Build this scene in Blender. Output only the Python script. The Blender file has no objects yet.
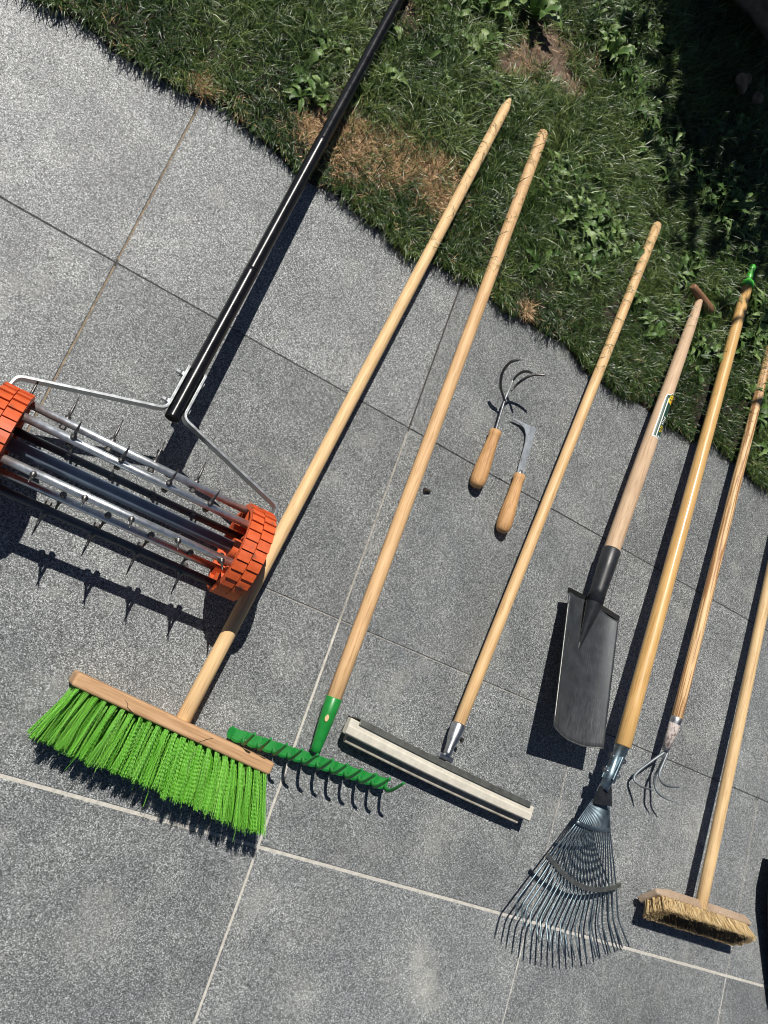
import bpy, bmesh, math, random
import numpy as np
from mathutils import Vector, Matrix

random.seed(11)
rng = np.random.default_rng(11)
SC = bpy.context.scene
COL = SC.collection
R3 = math.radians

# ------------------------------------------------------------------ survey of the terrace
# World: metres, X along the slab joints, Y towards the lawn, Z up.
# The slabs measure 0.60 x 0.40 m.  at() turns a point of the survey photo plus its
# height above the slabs into a world point.
RC = ((0.8252602066958601, 0.32419313758889645, 0.46243313114907486),
      (0.4164653995793759, -0.9024004150101284, -0.11058961045312386),
      (0.38144745666639523, 0.28385260352381786, -0.8797303776004066))
CAM = Vector((0.06757757115211943, 0.21887675483216762, 1.2490207139869158))
FPX = 745.0
AX, AY, AZ = (Vector(r) for r in RC)

SUN = Vector((.3309, -.5113, -.7932)).normalized()      # direction the sunlight travels

def at(x, y, z=0.0):
    d = AX * ((x - 384) / FPX) + AY * ((y - 512) / FPX) + AZ
    return CAM + d * ((z - CAM.z) / d.z)

# ------------------------------------------------------------------ helpers
class MB:
    """collects shapes in world coordinates; build() links them as one mesh object"""
    def __init__(s): s.v = []; s.f = []; s.sm = []; s.mi = []; s.cur = 0
    def add(s, vs, fs, smooth=False):
        n = len(s.v)
        s.v += [tuple(v) for v in vs]
        for f in fs:
            s.f.append(tuple(i + n for i in f)); s.sm.append(smooth); s.mi.append(s.cur)
    def tube(s, pts, rad, n=8, caps=True, smooth=True, flat=None, up=None):
        """swept tube; rad scalar or list; flat=(w,h) scales the section (w along 'side', h along 'up')"""
        pts = [Vector(p) for p in pts]
        m = len(pts)
        if not hasattr(rad, '__len__'): rad = [rad] * m
        tang = []
        for i in range(m):
            t = pts[min(i + 1, m - 1)] - pts[max(i - 1, 0)]
            tang.append(t.normalized())
        u = Vector(up) if up is not None else (Vector((0, 0, 1)) if abs(tang[0].z) < .9 else Vector((0, 1, 0)))
        vs = []; fs = []
        for i in range(m):
            t = tang[i]
            u = (u - t * u.dot(t))
            if u.length < 1e-6: u = Vector((1, 0, 0)) - t * t.x
            u.normalize(); w = t.cross(u)
            for k in range(n):
                a = 2 * math.pi * k / n + (math.pi / n if n == 4 else 0)
                sx, sy = (flat if flat else (1, 1))
                q = math.sqrt(2) if n == 4 else 1
                vs.append(pts[i] + (w * math.cos(a) * sx + u * math.sin(a) * sy) * rad[i] * q)
        for i in range(m - 1):
            for k in range(n):
                k2 = (k + 1) % n
                fs.append((i * n + k, i * n + k2, (i + 1) * n + k2, (i + 1) * n + k))
        s.add(vs, fs, smooth and n > 4)
        if caps:
            s.add(vs[:n], [tuple(reversed(range(n)))]); s.add(vs[-n:], [tuple(range(n))])
    def box(s, c, ax, ay, az, hx, hy, hz, ch=0.0):
        """oriented box, optionally with chamfered long edges"""
        c = Vector(c); ax, ay, az = Vector(ax), Vector(ay), Vector(az)
        if ch <= 0:
            prof = [(-hy, -hz), (hy, -hz), (hy, hz), (-hy, hz)]
        else:
            prof = [(-hy + ch, -hz), (hy - ch, -hz), (hy, -hz + ch), (hy, hz - ch), (hy - ch, hz), (-hy + ch, hz), (-hy, hz - ch), (-hy, -hz + ch)]
        n = len(prof); vs = []; fs = []
        rings = [(-hx, ch), (-hx + ch, 0), (hx - ch, 0), (hx, ch)] if ch > 0 else [(-hx, 0), (hx, 0)]
        for (x, ins) in rings:
            for (y, z) in prof:
                ky = (hy - ins) / hy; kz = (hz - ins) / hz
                vs.append(c + ax * x + ay * y * ky + az * z * kz)
        m = len(rings)
        for i in range(m - 1):
            for k in range(n):
                k2 = (k + 1) % n
                fs.append((i * n + k, (i + 1) * n + k, (i + 1) * n + k2, i * n + k2))
        fs.append(tuple(range(n))); fs.append(tuple(reversed(range((m - 1) * n, m * n))))
        s.add(vs, fs)
    def prism(s, poly, up, h):
        """polygon (list of points) extruded by up*h"""
        poly = [Vector(p) for p in poly]; up = Vector(up); n = len(poly)
        vs = poly + [p + up * h for p in poly]
        fs = [tuple(reversed(range(n))), tuple(range(n, 2 * n))]
        for k in range(n):
            k2 = (k + 1) % n; fs.append((k, k2, n + k2, n + k))
        s.add(vs, fs)
    def grid(s, rows, smooth=True):
        n = len(rows[0]); vs = [p for r in rows for p in r]; fs = []
        for i in range(len(rows) - 1):
            for k in range(n - 1):
                fs.append((i * n + k, i * n + k + 1, (i + 1) * n + k + 1, (i + 1) * n + k))
        s.add(vs, fs, smooth)
    def sheet(s, rows, th, smooth=True):
        """grid thickened downwards by th, with a rim"""
        m, n = len(rows), len(rows[0])
        rows = [[Vector(p) for p in r] for r in rows]
        s.grid(rows, smooth)
        nor = (rows[0][-1] - rows[0][0]).cross(rows[-1][0] - rows[0][0]).normalized()
        if nor.z < 0: nor = -nor
        low = [[p - nor * th for p in r] for r in rows]
        s.grid([list(reversed(r)) for r in low], smooth)
        ring = [(i, 0) for i in range(m)] + [(m - 1, k) for k in range(1, n)] + [(i, n - 1) for i in range(m - 2, -1, -1)] + [(0, k) for k in range(n - 2, 0, -1)]
        a = [rows[i][k] for i, k in ring]; b = [low[i][k] for i, k in ring]; L = len(ring)
        s.add(a + b, [(k, (k + 1) % L, L + (k + 1) % L, L + k) for k in range(L)])
    def blob(s, c, r, seed=0, rough=.25, n=2):
        bm = bmesh.new(); bmesh.ops.create_icosphere(bm, subdivisions=n, radius=1)
        rr = random.Random(seed); vs = []
        ph = [Vector((rr.uniform(-3, 3), rr.uniform(-3, 3), rr.uniform(-3, 3))) for _ in range(4)]
        for v in bm.verts:
            k = 1 + rough * sum(math.sin(p.dot(v.co) * 1.6 + i) for i, p in enumerate(ph)) / 3
            vs.append(Vector(c) + Vector((v.co.x * r[0], v.co.y * r[1], v.co.z * r[2])) * k)
        fs = [tuple(v.index for v in f.verts) for f in bm.faces]; bm.free()
        s.add(vs, fs, True)
    def build(s, name, mats, parent=None, bevel=0.0, fixn=True):
        if not isinstance(mats, (list, tuple)): mats = [mats]
        off = Vector(parent['_w']) if parent else Vector((0, 0, 0))
        me = bpy.data.meshes.new(name)
        me.from_pydata([(v[0] - off.x, v[1] - off.y, v[2] - off.z) for v in s.v], [], s.f)
        me.polygons.foreach_set('use_smooth', s.sm); me.polygons.foreach_set('material_index', s.mi)
        for m in mats: me.materials.append(m)
        if fixn:
            bm = bmesh.new(); bm.from_mesh(me)
            bmesh.ops.remove_doubles(bm, verts=bm.verts, dist=1e-6)
            bmesh.ops.recalc_face_normals(bm, faces=bm.faces)
            bm.to_mesh(me); bm.free()
        me.update()
        o = bpy.data.objects.new(name, me); COL.objects.link(o)
        if parent:
            o.parent = parent
            if parent.get('_l'): o.matrix_parent_inverse = parent.matrix_basis.inverted()
        if bevel > 0:
            b = o.modifiers.new('bevel', 'BEVEL'); b.width = bevel; b.segments = 2; b.limit_method = 'ANGLE'; b.angle_limit = R3(40)
        o['_w'] = tuple(off)
        return o

def thing(name, label, cat, loc=(0, 0, 0), group=None):
    o = bpy.data.objects.new(name, None); COL.objects.link(o); o.location = loc
    o.empty_display_size = .05
    o['label'] = label; o['category'] = cat; o['_w'] = tuple(loc)
    if group: o['group'] = group
    return o
def tag(o, label, cat, group=None, kind=None):
    if label: o['label'] = label
    if cat: o['category'] = cat
    if group: o['group'] = group
    if kind: o['kind'] = kind
    return o

def lathe(name, p0, p1, prof, mat, parent, n=20, roll=0.0):
    """turned piece with its own axis along local Z (so wood grain runs along it). prof: list of (t in metres from p0, radius)"""
    p0, p1 = Vector(p0), Vector(p1); d = (p1 - p0).normalized()
    vs = []; fs = []; m = len(prof)
    for (t, r) in prof:
        for k in range(n):
            a = 2 * math.pi * k / n; vs.append((r * math.cos(a), r * math.sin(a), t))
    for i in range(m - 1):
        for k in range(n):
            k2 = (k + 1) % n; fs.append((i * n + k, i * n + k2, (i + 1) * n + k2, (i + 1) * n + k))
    fs.append(tuple(reversed(range(n)))); fs.append(tuple(range((m - 1) * n, m * n)))
    me = bpy.data.meshes.new(name); me.from_pydata(vs, [], fs)
    sm = [True] * (len(fs) - 2) + [False, False]; me.polygons.foreach_set('use_smooth', sm)
    me.materials.append(mat)
    o = bpy.data.objects.new(name, me); COL.objects.link(o)
    off = Vector(parent['_w']) if parent else Vector((0, 0, 0))
    q = Vector((0, 0, 1)).rotation_difference(d)
    o.matrix_basis = Matrix.Translation(p0 - off) @ q.to_matrix().to_4x4() @ Matrix.Rotation(roll, 4, 'Z')
    if parent: o.parent = parent
    o['_w'] = tuple(off); o['_l'] = 1
    return o

def stick(name, p0, p1, r0, r1, mat, parent, tip='round', n=20, roll=0.0, bow=0.0):
    L = (Vector(p1) - Vector(p0)).length
    prof = [(0, r0 * .85), (r0 * .15, r0)]
    k = 12
    for i in range(1, k):
        t = i / k; prof.append((L * t, r0 + (r1 - r0) * t))
    if tip == 'round':
        for a in (0, 25, 50, 70, 85): prof.append((L - r1 + r1 * math.sin(R3(a)), r1 * max(.08, math.cos(R3(a)))))
    elif tip == 'point':
        prof += [(L - .045, r1), (L - .03, r1 * .93), (L - .012, r1 * .62), (L - .002, r1 * .36), (L, r1 * .25)]
    else:
        prof += [(L - .002, r1), (L, r1 * .86)]
    return lathe(name, p0, p1, prof, mat, parent, n, roll)

# ------------------------------------------------------------------ materials
def newmat(name):
    m = bpy.data.materials.new(name); m.use_nodes = True
    nt = m.node_tree; b = nt.nodes['Principled BSDF']
    return m, nt, b
def N(nt, t, **kw):
    n = nt.nodes.new(t)
    for k, v in kw.items():
        if hasattr(n, k) and not k[0].isupper(): setattr(n, k, v)
        else: n.inputs[k].default_value = v
    return n
def ramp(nt, stops, interp='LINEAR'):
    r = nt.nodes.new('ShaderNodeValToRGB'); cr = r.color_ramp; cr.interpolation = interp
    while len(cr.elements) > 1: cr.elements.remove(cr.elements[-1])
    cr.elements[0].position = stops[0][0]; cr.elements[0].color = (*stops[0][1], 1)
    for p, c in stops[1:]:
        e = cr.elements.new(p); e.color = (*c, 1)
    return r
def mixc(nt, a, b, fac, mode='MIX'):
    m = nt.nodes.new('ShaderNodeMix'); m.data_type = 'RGBA'; m.blend_type = mode
    for i, v in ((0, fac), (6, a), (7, b)):
        if hasattr(v, 'links') or hasattr(v, 'is_output'): nt.links.new(v, m.inputs[i])
        else: m.inputs[i].default_value = (*v, 1) if hasattr(v, '__len__') else v
    return m.outputs[2]
def mathn(nt, op, a, b=0.0):
    m = nt.nodes.new('ShaderNodeMath'); m.operation = op
    for i, v in ((0, a), (1, b)):
        if hasattr(v, 'is_output'): nt.links.new(v, m.inputs[i])
        else: m.inputs[i].default_value = v
    return m.outputs[0]
def bump(nt, b, h, strength, dist):
    n = nt.nodes.new('ShaderNodeBump'); n.inputs['Strength'].default_value = strength; n.inputs['Distance'].default_value = dist
    nt.links.new(h, n.inputs['Height']); nt.links.new(n.outputs[0], b.inputs['Normal'])

def wood(name, pale, dark, rough=.55, grain=1.0, dirt=.25, coat=0.0, seed=0.0, streak=None):
    m, nt, b = newmat(name); L = nt.links
    tc = N(nt, 'ShaderNodeTexCoord'); mp = N(nt, 'ShaderNodeMapping')
    mp.inputs['Scale'].default_value = (60, 60, 2.2); mp.inputs['Location'].default_value = (seed, seed * 1.7, seed)
    L.new(tc.outputs['Object'], mp.inputs[0])
    n1 = N(nt, 'ShaderNodeTexNoise'); n1.inputs['Scale'].default_value = 4.0; n1.inputs['Detail'].default_value = 5; n1.inputs['Roughness'].default_value = .65
    n1.inputs['Distortion'].default_value = .6
    L.new(mp.outputs[0], n1.inputs['Vector'])
    r = ramp(nt, [(.32, dark), (.5, tuple((p * .7 + d * .3) for p, d in zip(pale, dark))), (.66, pale)])
    L.new(n1.outputs[0], r.inputs[0])
    # pores and small flecks along the grain
    mp2 = N(nt, 'ShaderNodeMapping'); mp2.inputs['Scale'].default_value = (420, 420, 22); L.new(tc.outputs['Object'], mp2.inputs[0])
    n2 = N(nt, 'ShaderNodeTexNoise'); n2.inputs['Scale'].default_value = 1.0; n2.inputs['Detail'].default_value = 2; L.new(mp2.outputs[0], n2.inputs['Vector'])
    r2 = ramp(nt, [(.3, (.55, .45, .36)), (.47, (1, 1, 1))]); L.new(n2.outputs[0], r2.inputs[0])
    c = mixc(nt, r.outputs[0], r2.outputs[0], .5 * grain, 'MULTIPLY')
    # handling dirt, broad patches
    n3 = N(nt, 'ShaderNodeTexNoise'); n3.inputs['Scale'].default_value = 9.0; n3.inputs['Detail'].default_value = 6; L.new(tc.outputs['Object'], n3.inputs['Vector'])
    r3 = ramp(nt, [(.35, (.62, .55, .48)), (.6, (1, 1, 1))]); L.new(n3.outputs[0], r3.inputs[0])
    c = mixc(nt, c, r3.outputs[0], dirt, 'MULTIPLY')
    if streak:
        mp4 = N(nt, 'ShaderNodeMapping'); mp4.inputs['Scale'].default_value = (190, 190, 5.5); L.new(tc.outputs['Object'], mp4.inputs[0])
        n4 = N(nt, 'ShaderNodeTexNoise'); n4.inputs['Scale'].default_value = 1.5; n4.inputs['Detail'].default_value = 3; n4.inputs['Distortion'].default_value = .5
        L.new(mp4.outputs[0], n4.inputs['Vector'])
        r4 = ramp(nt, [(.47, (0, 0, 0)), (.54, (1, 1, 1))]); L.new(n4.outputs[0], r4.inputs[0])
        c = mixc(nt, c, streak, mathn(nt, 'MULTIPLY', r4.outputs[0], .85))
    L.new(c, b.inputs['Base Color'])
    b.inputs['Roughness'].default_value = rough; b.inputs['Coat Weight'].default_value = coat; b.inputs['Coat Roughness'].default_value = .12
    b.inputs['Specular IOR Level'].default_value = .35
    bump(nt, b, n2.outputs[0], .25, .0006)
    return m

def plain(name, col, rough=.5, metal=0.0, var=.25, scale=60, spec=.5, scratch=None, bumpd=0.0, coat=0.0):
    m, nt, b = newmat(name); L = nt.links
    tc = N(nt, 'ShaderNodeTexCoord')
    n = N(nt, 'ShaderNodeTexNoise'); n.inputs['Scale'].default_value = scale; n.inputs['Detail'].default_value = 6; n.inputs['Roughness'].default_value = .65
    L.new(tc.outputs['Object'], n.inputs['Vector'])
    r = ramp(nt, [(.3, tuple(c * (1 - var) for c in col)), (.7, tuple(min(1, c * (1 + var)) for c in col))]); L.new(n.outputs[0], r.inputs[0])
    c = r.outputs[0]
    if scratch:
        scol, amt, sc = scratch
        mp = N(nt, 'ShaderNodeMapping'); mp.inputs['Scale'].default_value = sc; L.new(tc.outputs['Object'], mp.inputs[0])
        n2 = N(nt, 'ShaderNodeTexNoise'); n2.inputs['Scale'].default_value = 1.0; n2.inputs['Detail'].default_value = 4; L.new(mp.outputs[0], n2.inputs['Vector'])
        r2 = ramp(nt, [(amt, (0, 0, 0)), (amt + .12, (1, 1, 1))]); L.new(n2.outputs[0], r2.inputs[0])
        c = mixc(nt, c, scol, r2.outputs[0])
    L.new(c, b.inputs['Base Color'])
    rr = N(nt, 'ShaderNodeMapRange'); rr.inputs['To Min'].default_value = max(.03, rough - .12); rr.inputs['To Max'].default_value = min(1, rough + .15)
    L.new(n.outputs[0], rr.inputs['Value']); L.new(rr.outputs[0], b.inputs['Roughness'])
    b.inputs['Metallic'].default_value = metal; b.inputs['Specular IOR Level'].default_value = spec; b.inputs['Coat Weight'].default_value = coat
    if bumpd: bump(nt, b, n.outputs[0], .5, bumpd)
    return m

def granite():
    m, nt, b = newmat('granite'); L = nt.links
    tc = N(nt, 'ShaderNodeTexCoord'); P = tc.outputs['Object']
    # crystal grains of two sizes
    v1 = N(nt, 'ShaderNodeTexVoronoi'); v1.inputs['Scale'].default_value = 780; L.new(P, v1.inputs['Vector'])
    v2 = N(nt, 'ShaderNodeTexVoronoi'); v2.inputs['Scale'].default_value = 430; L.new(P, v2.inputs['Vector'])
    s1 = N(nt, 'ShaderNodeSeparateColor'); L.new(v1.outputs['Color'], s1.inputs[0])
    s2 = N(nt, 'ShaderNodeSeparateColor'); L.new(v2.outputs['Color'], s2.inputs[0])
    g1 = ramp(nt, GR1); L.new(s1.outputs[0], g1.inputs[0])
    g2 = ramp(nt, GR2); L.new(s2.outputs[1], g2.inputs[0])
    c = mixc(nt, g1.outputs[0], g2.outputs[0], .30)
    # tone of each slab
    sx = N(nt, 'ShaderNodeSeparateXYZ'); L.new(P, sx.inputs[0])
    fx = mathn(nt, 'FLOOR', mathn(nt, 'DIVIDE', sx.outputs[0], .6)); fy = mathn(nt, 'FLOOR', mathn(nt, 'DIVIDE', sx.outputs[1], .4))
    cx = N(nt, 'ShaderNodeCombineXYZ'); L.new(fx, cx.inputs[0]); L.new(fy, cx.inputs[1]); cx.inputs[2].default_value = 3.7
    wn = N(nt, 'ShaderNodeTexWhiteNoise'); L.new(cx.outputs[0], wn.inputs['Vector'])
    rs = ramp(nt, [(0, (.82, .83, .83)), (1, (1.12, 1.12, 1.12))]); L.new(wn.outputs['Value'], rs.inputs[0])
    c = mixc(nt, c, rs.outputs[0], 1.0, 'MULTIPLY')
    # cloudy efflorescence and worn pale patches
    n1 = N(nt, 'ShaderNodeTexNoise'); n1.inputs['Scale'].default_value = 9; n1.inputs['Detail'].default_value = 7; n1.inputs['Roughness'].default_value = .62; L.new(P, n1.inputs['Vector'])
    r1 = ramp(nt, [(.3, (.74, .75, .77)), (.5, (.95, .95, .95)), (.68, (1.3, 1.29, 1.25))]); L.new(n1.outputs[0], r1.inputs[0])
    c = mixc(nt, c, r1.outputs[0], .75, 'MULTIPLY')
    n2 = N(nt, 'ShaderNodeTexNoise'); n2.inputs['Scale'].default_value = 7; n2.inputs['Detail'].default_value = 9; n2.inputs['Roughness'].default_value = .7
    mp = N(nt, 'ShaderNodeMapping'); mp.inputs['Location'].default_value = (4.3, 1.9, 0); L.new(P, mp.inputs[0]); L.new(mp.outputs[0], n2.inputs['Vector'])
    # pale scuffs are commoner on the trodden middle of the terrace
    r2 = ramp(nt, [(.56, (0, 0, 0)), (.70, (1, 1, 1))]); L.new(n2.outputs[0], r2.inputs[0])
    scuff = mathn(nt, 'MULTIPLY', r2.outputs[0], .38)
    c = mixc(nt, c, (.40, .40, .36), scuff)
    msk = None
    for (x, y, r, st) in STAINS:
        vm = nt.nodes.new('ShaderNodeVectorMath'); vm.operation = 'DISTANCE'; L.new(P, vm.inputs[0]); vm.inputs[1].default_value = (x, y, 0)
        mr = N(nt, 'ShaderNodeMapRange'); mr.interpolation_type = 'SMOOTHSTEP'; mr.inputs['From Min'].default_value = r * 1.25; mr.inputs['From Max'].default_value = 0; mr.inputs['To Max'].default_value = st
        L.new(vm.outputs['Value'], mr.inputs['Value'])
        msk = mr.outputs[0] if msk is None else mathn(nt, 'MAXIMUM', msk, mr.outputs[0])
    r5 = ramp(nt, [(.36, (0, 0, 0)), (.62, (1, 1, 1))]); L.new(n1.outputs[0], r5.inputs[0])
    n6 = N(nt, 'ShaderNodeTexNoise'); n6.inputs['Scale'].default_value = 60; n6.inputs['Detail'].default_value = 5; L.new(P, n6.inputs['Vector'])
    msk = mathn(nt, 'MULTIPLY', mathn(nt, 'MULTIPLY', msk, r5.outputs[0]), mathn(nt, 'ADD', n6.outputs[0], .25))
    c = mixc(nt, c, (.52, .52, .46), mathn(nt, 'MULTIPLY', msk, .8))
    # damp dirt: darker drifts
    n7 = N(nt, 'ShaderNodeTexNoise'); n7.inputs['Scale'].default_value = 3.1; n7.inputs['Detail'].default_value = 8; n7.inputs['Roughness'].default_value = .6; L.new(P, n7.inputs['Vector'])
    r7 = ramp(nt, [(.34, (.80, .80, .79)), (.52, (1, 1, 1))]); L.new(n7.outputs[0], r7.inputs[0]); c = mixc(nt, c, r7.outputs[0], .8, 'MULTIPLY')
    L.new(c, b.inputs['Base Color'])
    rr = N(nt, 'ShaderNodeMapRange'); rr.inputs['To Min'].default_value = .44; rr.inputs['To Max'].default_value = .66
    L.new(s2.outputs[2], rr.inputs['Value']); L.new(rr.outputs[0], b.inputs['Roughness'])
    b.inputs['Specular IOR Level'].default_value = .62
    bump(nt, b, s1.outputs[1], .45, .0009)
    return m
GR1 = [(0, (.014, .015, .015)), (.26, (.055, .060, .061)), (.52, (.150, .161, .163)), (.78, (.315, .332, .334)), (1, (.76, .78, .78))]
GR2 = [(0, (.047, .051, .052)), (.5, (.165, .177, .179)), (1, (.385, .402, .404))]
# pale dried stains seen on the slabs: x, y, radius, strength
STAINS = [(*at(432, 985).xy, .055, .9), (*at(425, 955).xy, .04, .6), (*at(440, 835).xy, .06, .55), (*at(330, 858).xy, .05, .45), (*at(480, 655).xy, .07, .35), (*at(555, 805).xy, .03, .7), (*at(250, 700).xy, .08, .2), (*at(150, 700).xy, .09, .18), (*at(575, 900).xy, .05, .3), (*at(300, 1000).xy, .05, .3), (*at(90, 940).xy, .07, .2), (*at(700, 830).xy, .06, .3)]

def bladem(name, c0, c1, c2, rough=.42, spec=.5):
    m, nt, b = newmat(name); L = nt.links
    a = N(nt, 'ShaderNodeAttribute'); a.attribute_name = 'tint'
    r = ramp(nt, [(0, c0), (.5, c1), (1, c2)]); L.new(a.outputs['Fac'], r.inputs[0]); L.new(r.outputs[0], b.inputs['Base Color'])
    b.inputs['Roughness'].default_value = rough; b.inputs['Specular IOR Level'].default_value = spec
    return m

M = {}
M['granite'] = granite()
M['grout_pale'] = plain('grout_pale', (.50, .48, .43), .9, var=.25, scale=90)
M['grout_dark'] = plain('grout_dark', (.06, .057, .052), .95, var=.5, scale=120)
M['grout_mid'] = plain('grout_mid', (.33, .315, .28), .95, var=.4, scale=120)
M['grout_tan'] = plain('grout_tan', (.24, .19, .13), .95, var=.5, scale=70)
M['soil'] = plain('soil', (.085, .058, .040), .95, var=.6, scale=45, bumpd=.006)
M['wood_broom'] = wood('wood_broom', (.80, .56, .30), (.64, .42, .20), .6, seed=1.1, dirt=.2)
M['wood_rake'] = wood('wood_rake', (.74, .49, .26), (.56, .34, .155), .6, seed=3.2, dirt=.25, coat=0)
M['wood_squeegee'] = wood('wood_squeegee', (.76, .52, .27), (.56, .34, .145), .5, seed=5.4, dirt=.2)
M['wood_spade'] = wood('wood_spade', (.66, .48, .32), (.50, .34, .21), .65, seed=7.7, dirt=.35)
M['wood_grip'] = wood('wood_grip', (.30, .165, .09), (.2, .10, .05), .5, seed=2.7, dirt=.3)
M['wood_leafrake'] = wood('wood_leafrake', (.68, .43, .17), (.54, .31, .10), .38, seed=9.1, dirt=.15, coat=.35)
M['wood_cultivator'] = wood('wood_cultivator', (.78, .55, .29), (.60, .38, .17), .5, seed=4.5, dirt=.2, streak=(.28, .12, .045))
M['wood_scrub'] = wood('wood_scrub', (.74, .53, .28), (.56, .37, .18), .6, seed=6.3, dirt=.35)
M['wood_grip_small'] = wood('wood_grip_small', (.70, .42, .19), (.42, .22, .09), .62, seed=8.2, dirt=.55, coat=0)
M['wood_board'] = wood('wood_board', (.60, .38, .21), (.44, .25, .12), .6, seed=3.9, dirt=.3)
M['wood_grey'] = wood('wood_grey', (.48, .37, .27), (.31, .23, .16), .75, seed=5.9, dirt=.6)
M['zinc'] = plain('zinc', (.52, .53, .54), .34, 1.0, var=.2, scale=80)
M['zinc_dull'] = plain('zinc_dull', (.36, .38, .40), .42, 1.0, var=.3, scale=50)
M['axle_steel'] = plain('axle_steel', (.17, .215, .28), .5, .45, var=.15, scale=40)
M['zinc_rod'] = plain('zinc_rod', (.72, .75, .76), .36, .92, var=.2, scale=90)
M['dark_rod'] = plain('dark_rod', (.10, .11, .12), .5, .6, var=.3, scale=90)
M['knife_steel'] = plain('knife_steel', (.40, .44, .47), .45, .5, var=.2, scale=60, scratch=((.22, .22, .22), .6, (200, 60, 60)))
M['rough_steel'] = plain('rough_steel', (.21, .235, .25), .48, .55, var=.3, scale=70, scratch=((.5, .5, .5), .66, (300, 60, 60)))
M['arm_steel'] = plain('arm_steel', (.46, .48, .49), .36, .95, var=.2, scale=70)
M['bolt_steel'] = plain('bolt_steel', (.16, .155, .15), .45, 1.0, var=.4, scale=200)
M['black_paint'] = plain('black_paint', (.006, .006, .007), .22, 0, var=.3, scale=60, coat=0)
M['black_rubber_and_shade'] = plain('black_rubber_and_shade', (.008, .008, .0085), .75, 0, var=.4, scale=80, spec=.25)  # rubber parts, and the painted-in shade of the spade's steel treads
M['blade_steel'] = plain('blade_steel', (.040, .045, .051), .5, 0.2, var=.35, scale=30, scratch=((.085, .09, .095), .60, (700, 40, 60)))
M['blade_edge'] = plain('blade_edge', (.25, .25, .24), .45, .8, var=.5, scale=150)
M['socket_steel'] = plain('socket_steel', (.016, .018, .021), .4, 0, var=.4, scale=60)
M['orange'] = plain('orange', (.62, .105, .026), .48, 0, var=.18, scale=70, scratch=((.10, .07, .05), .60, (38, 38, 38)))
M['orange_dark'] = plain('orange_inner', (.60, .10, .025), .5, 0, var=.15, scale=70)
M['green_paint'] = plain('green_paint', (.012, .215, .035), .35, 0, var=.2, scale=60, scratch=((.006, .07, .015), .68, (60, 60, 60)))
M['green_bristle'] = bladem('green_bristle', (.09, .36, .018), (.15, .48, .035), (.25, .60, .085), .35, .5)
M['green_cap'] = plain('green_cap', (.09, .55, .06), .35, 0, var=.12, scale=50)
M['straw_bristle'] = bladem('straw_bristle', (.48, .33, .15), (.66, .49, .25), (.78, .63, .38), .6, .3)
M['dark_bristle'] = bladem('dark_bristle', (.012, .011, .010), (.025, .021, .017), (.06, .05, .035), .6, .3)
M['foam'] = plain('foam', (.58, .545, .46), .85, 0, var=.14, scale=55, bumpd=.0012)
M['foam_dirty'] = plain('foam_dirty', (.36, .33, .27), .85, 0, var=.35, scale=60, bumpd=.0012)
M['rail_steel'] = plain('rail_steel', (.13, .135, .12), .5, .6, var=.3, scale=50)
M['dirt'] = plain('dirt', (.03, .022, .016), .95, 0, var=.6, scale=300, bumpd=.001)
M['worn_paper'] = plain('worn_paper', (.44, .39, .365), .8, 0, var=.35, scale=120, scratch=((.14, .10, .09), .52, (230, 230, 120)))
M['leafrake_metal'] = plain('leafrake_metal', (.19, .25, .285), .40, .9, var=.45, scale=45)
M['spreader'] = plain('spreader', (.17, .18, .165), .5, .7, var=.3, scale=60)
M['leaf'] = bladem('weed_leaf', (.035, .08, .018), (.075, .145, .030), (.18, .26, .085), .5, .4)
M['grass'] = bladem('grass_blades', (.012, .036, .005), (.044, .088, .014), (.175, .235, .062), .40, .5)
M['drygrass'] = bladem('dry_blades', (.15, .095, .050), (.44, .27, .13), (.80, .57, .33), .6, .3)
M['stone'] = plain('stone_rough', (.20, .14, .09), .85, 0, var=.5, scale=25, bumpd=.01)
M['bark'] = plain('bark', (.10, .08, .065), .9, 0, var=.5, scale=30, bumpd=.01)
def em(name, col): return plain(name, col, .4, 0, var=.06, scale=80, coat=.3)
M['st_white'] = em('sticker_white', (.80, .80, .78)); M['st_green'] = em('sticker_green', (.012, .06, .035)); M['st_yellow'] = em('sticker_yellow', (.75, .55, .02)); M['st_orange'] = em('sticker_orange', (.65, .17, .02))

# ------------------------------------------------------------------ paving
EDGE = 1.2                                # the last joint, where the lawn starts
def joint_x(i): return .6 * i
JX = {0: ('grout_tan', .003), 1: ('grout_pale', .0046), 2: ('grout_mid', .0028), 3: ('grout_mid', .0030)}
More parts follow.
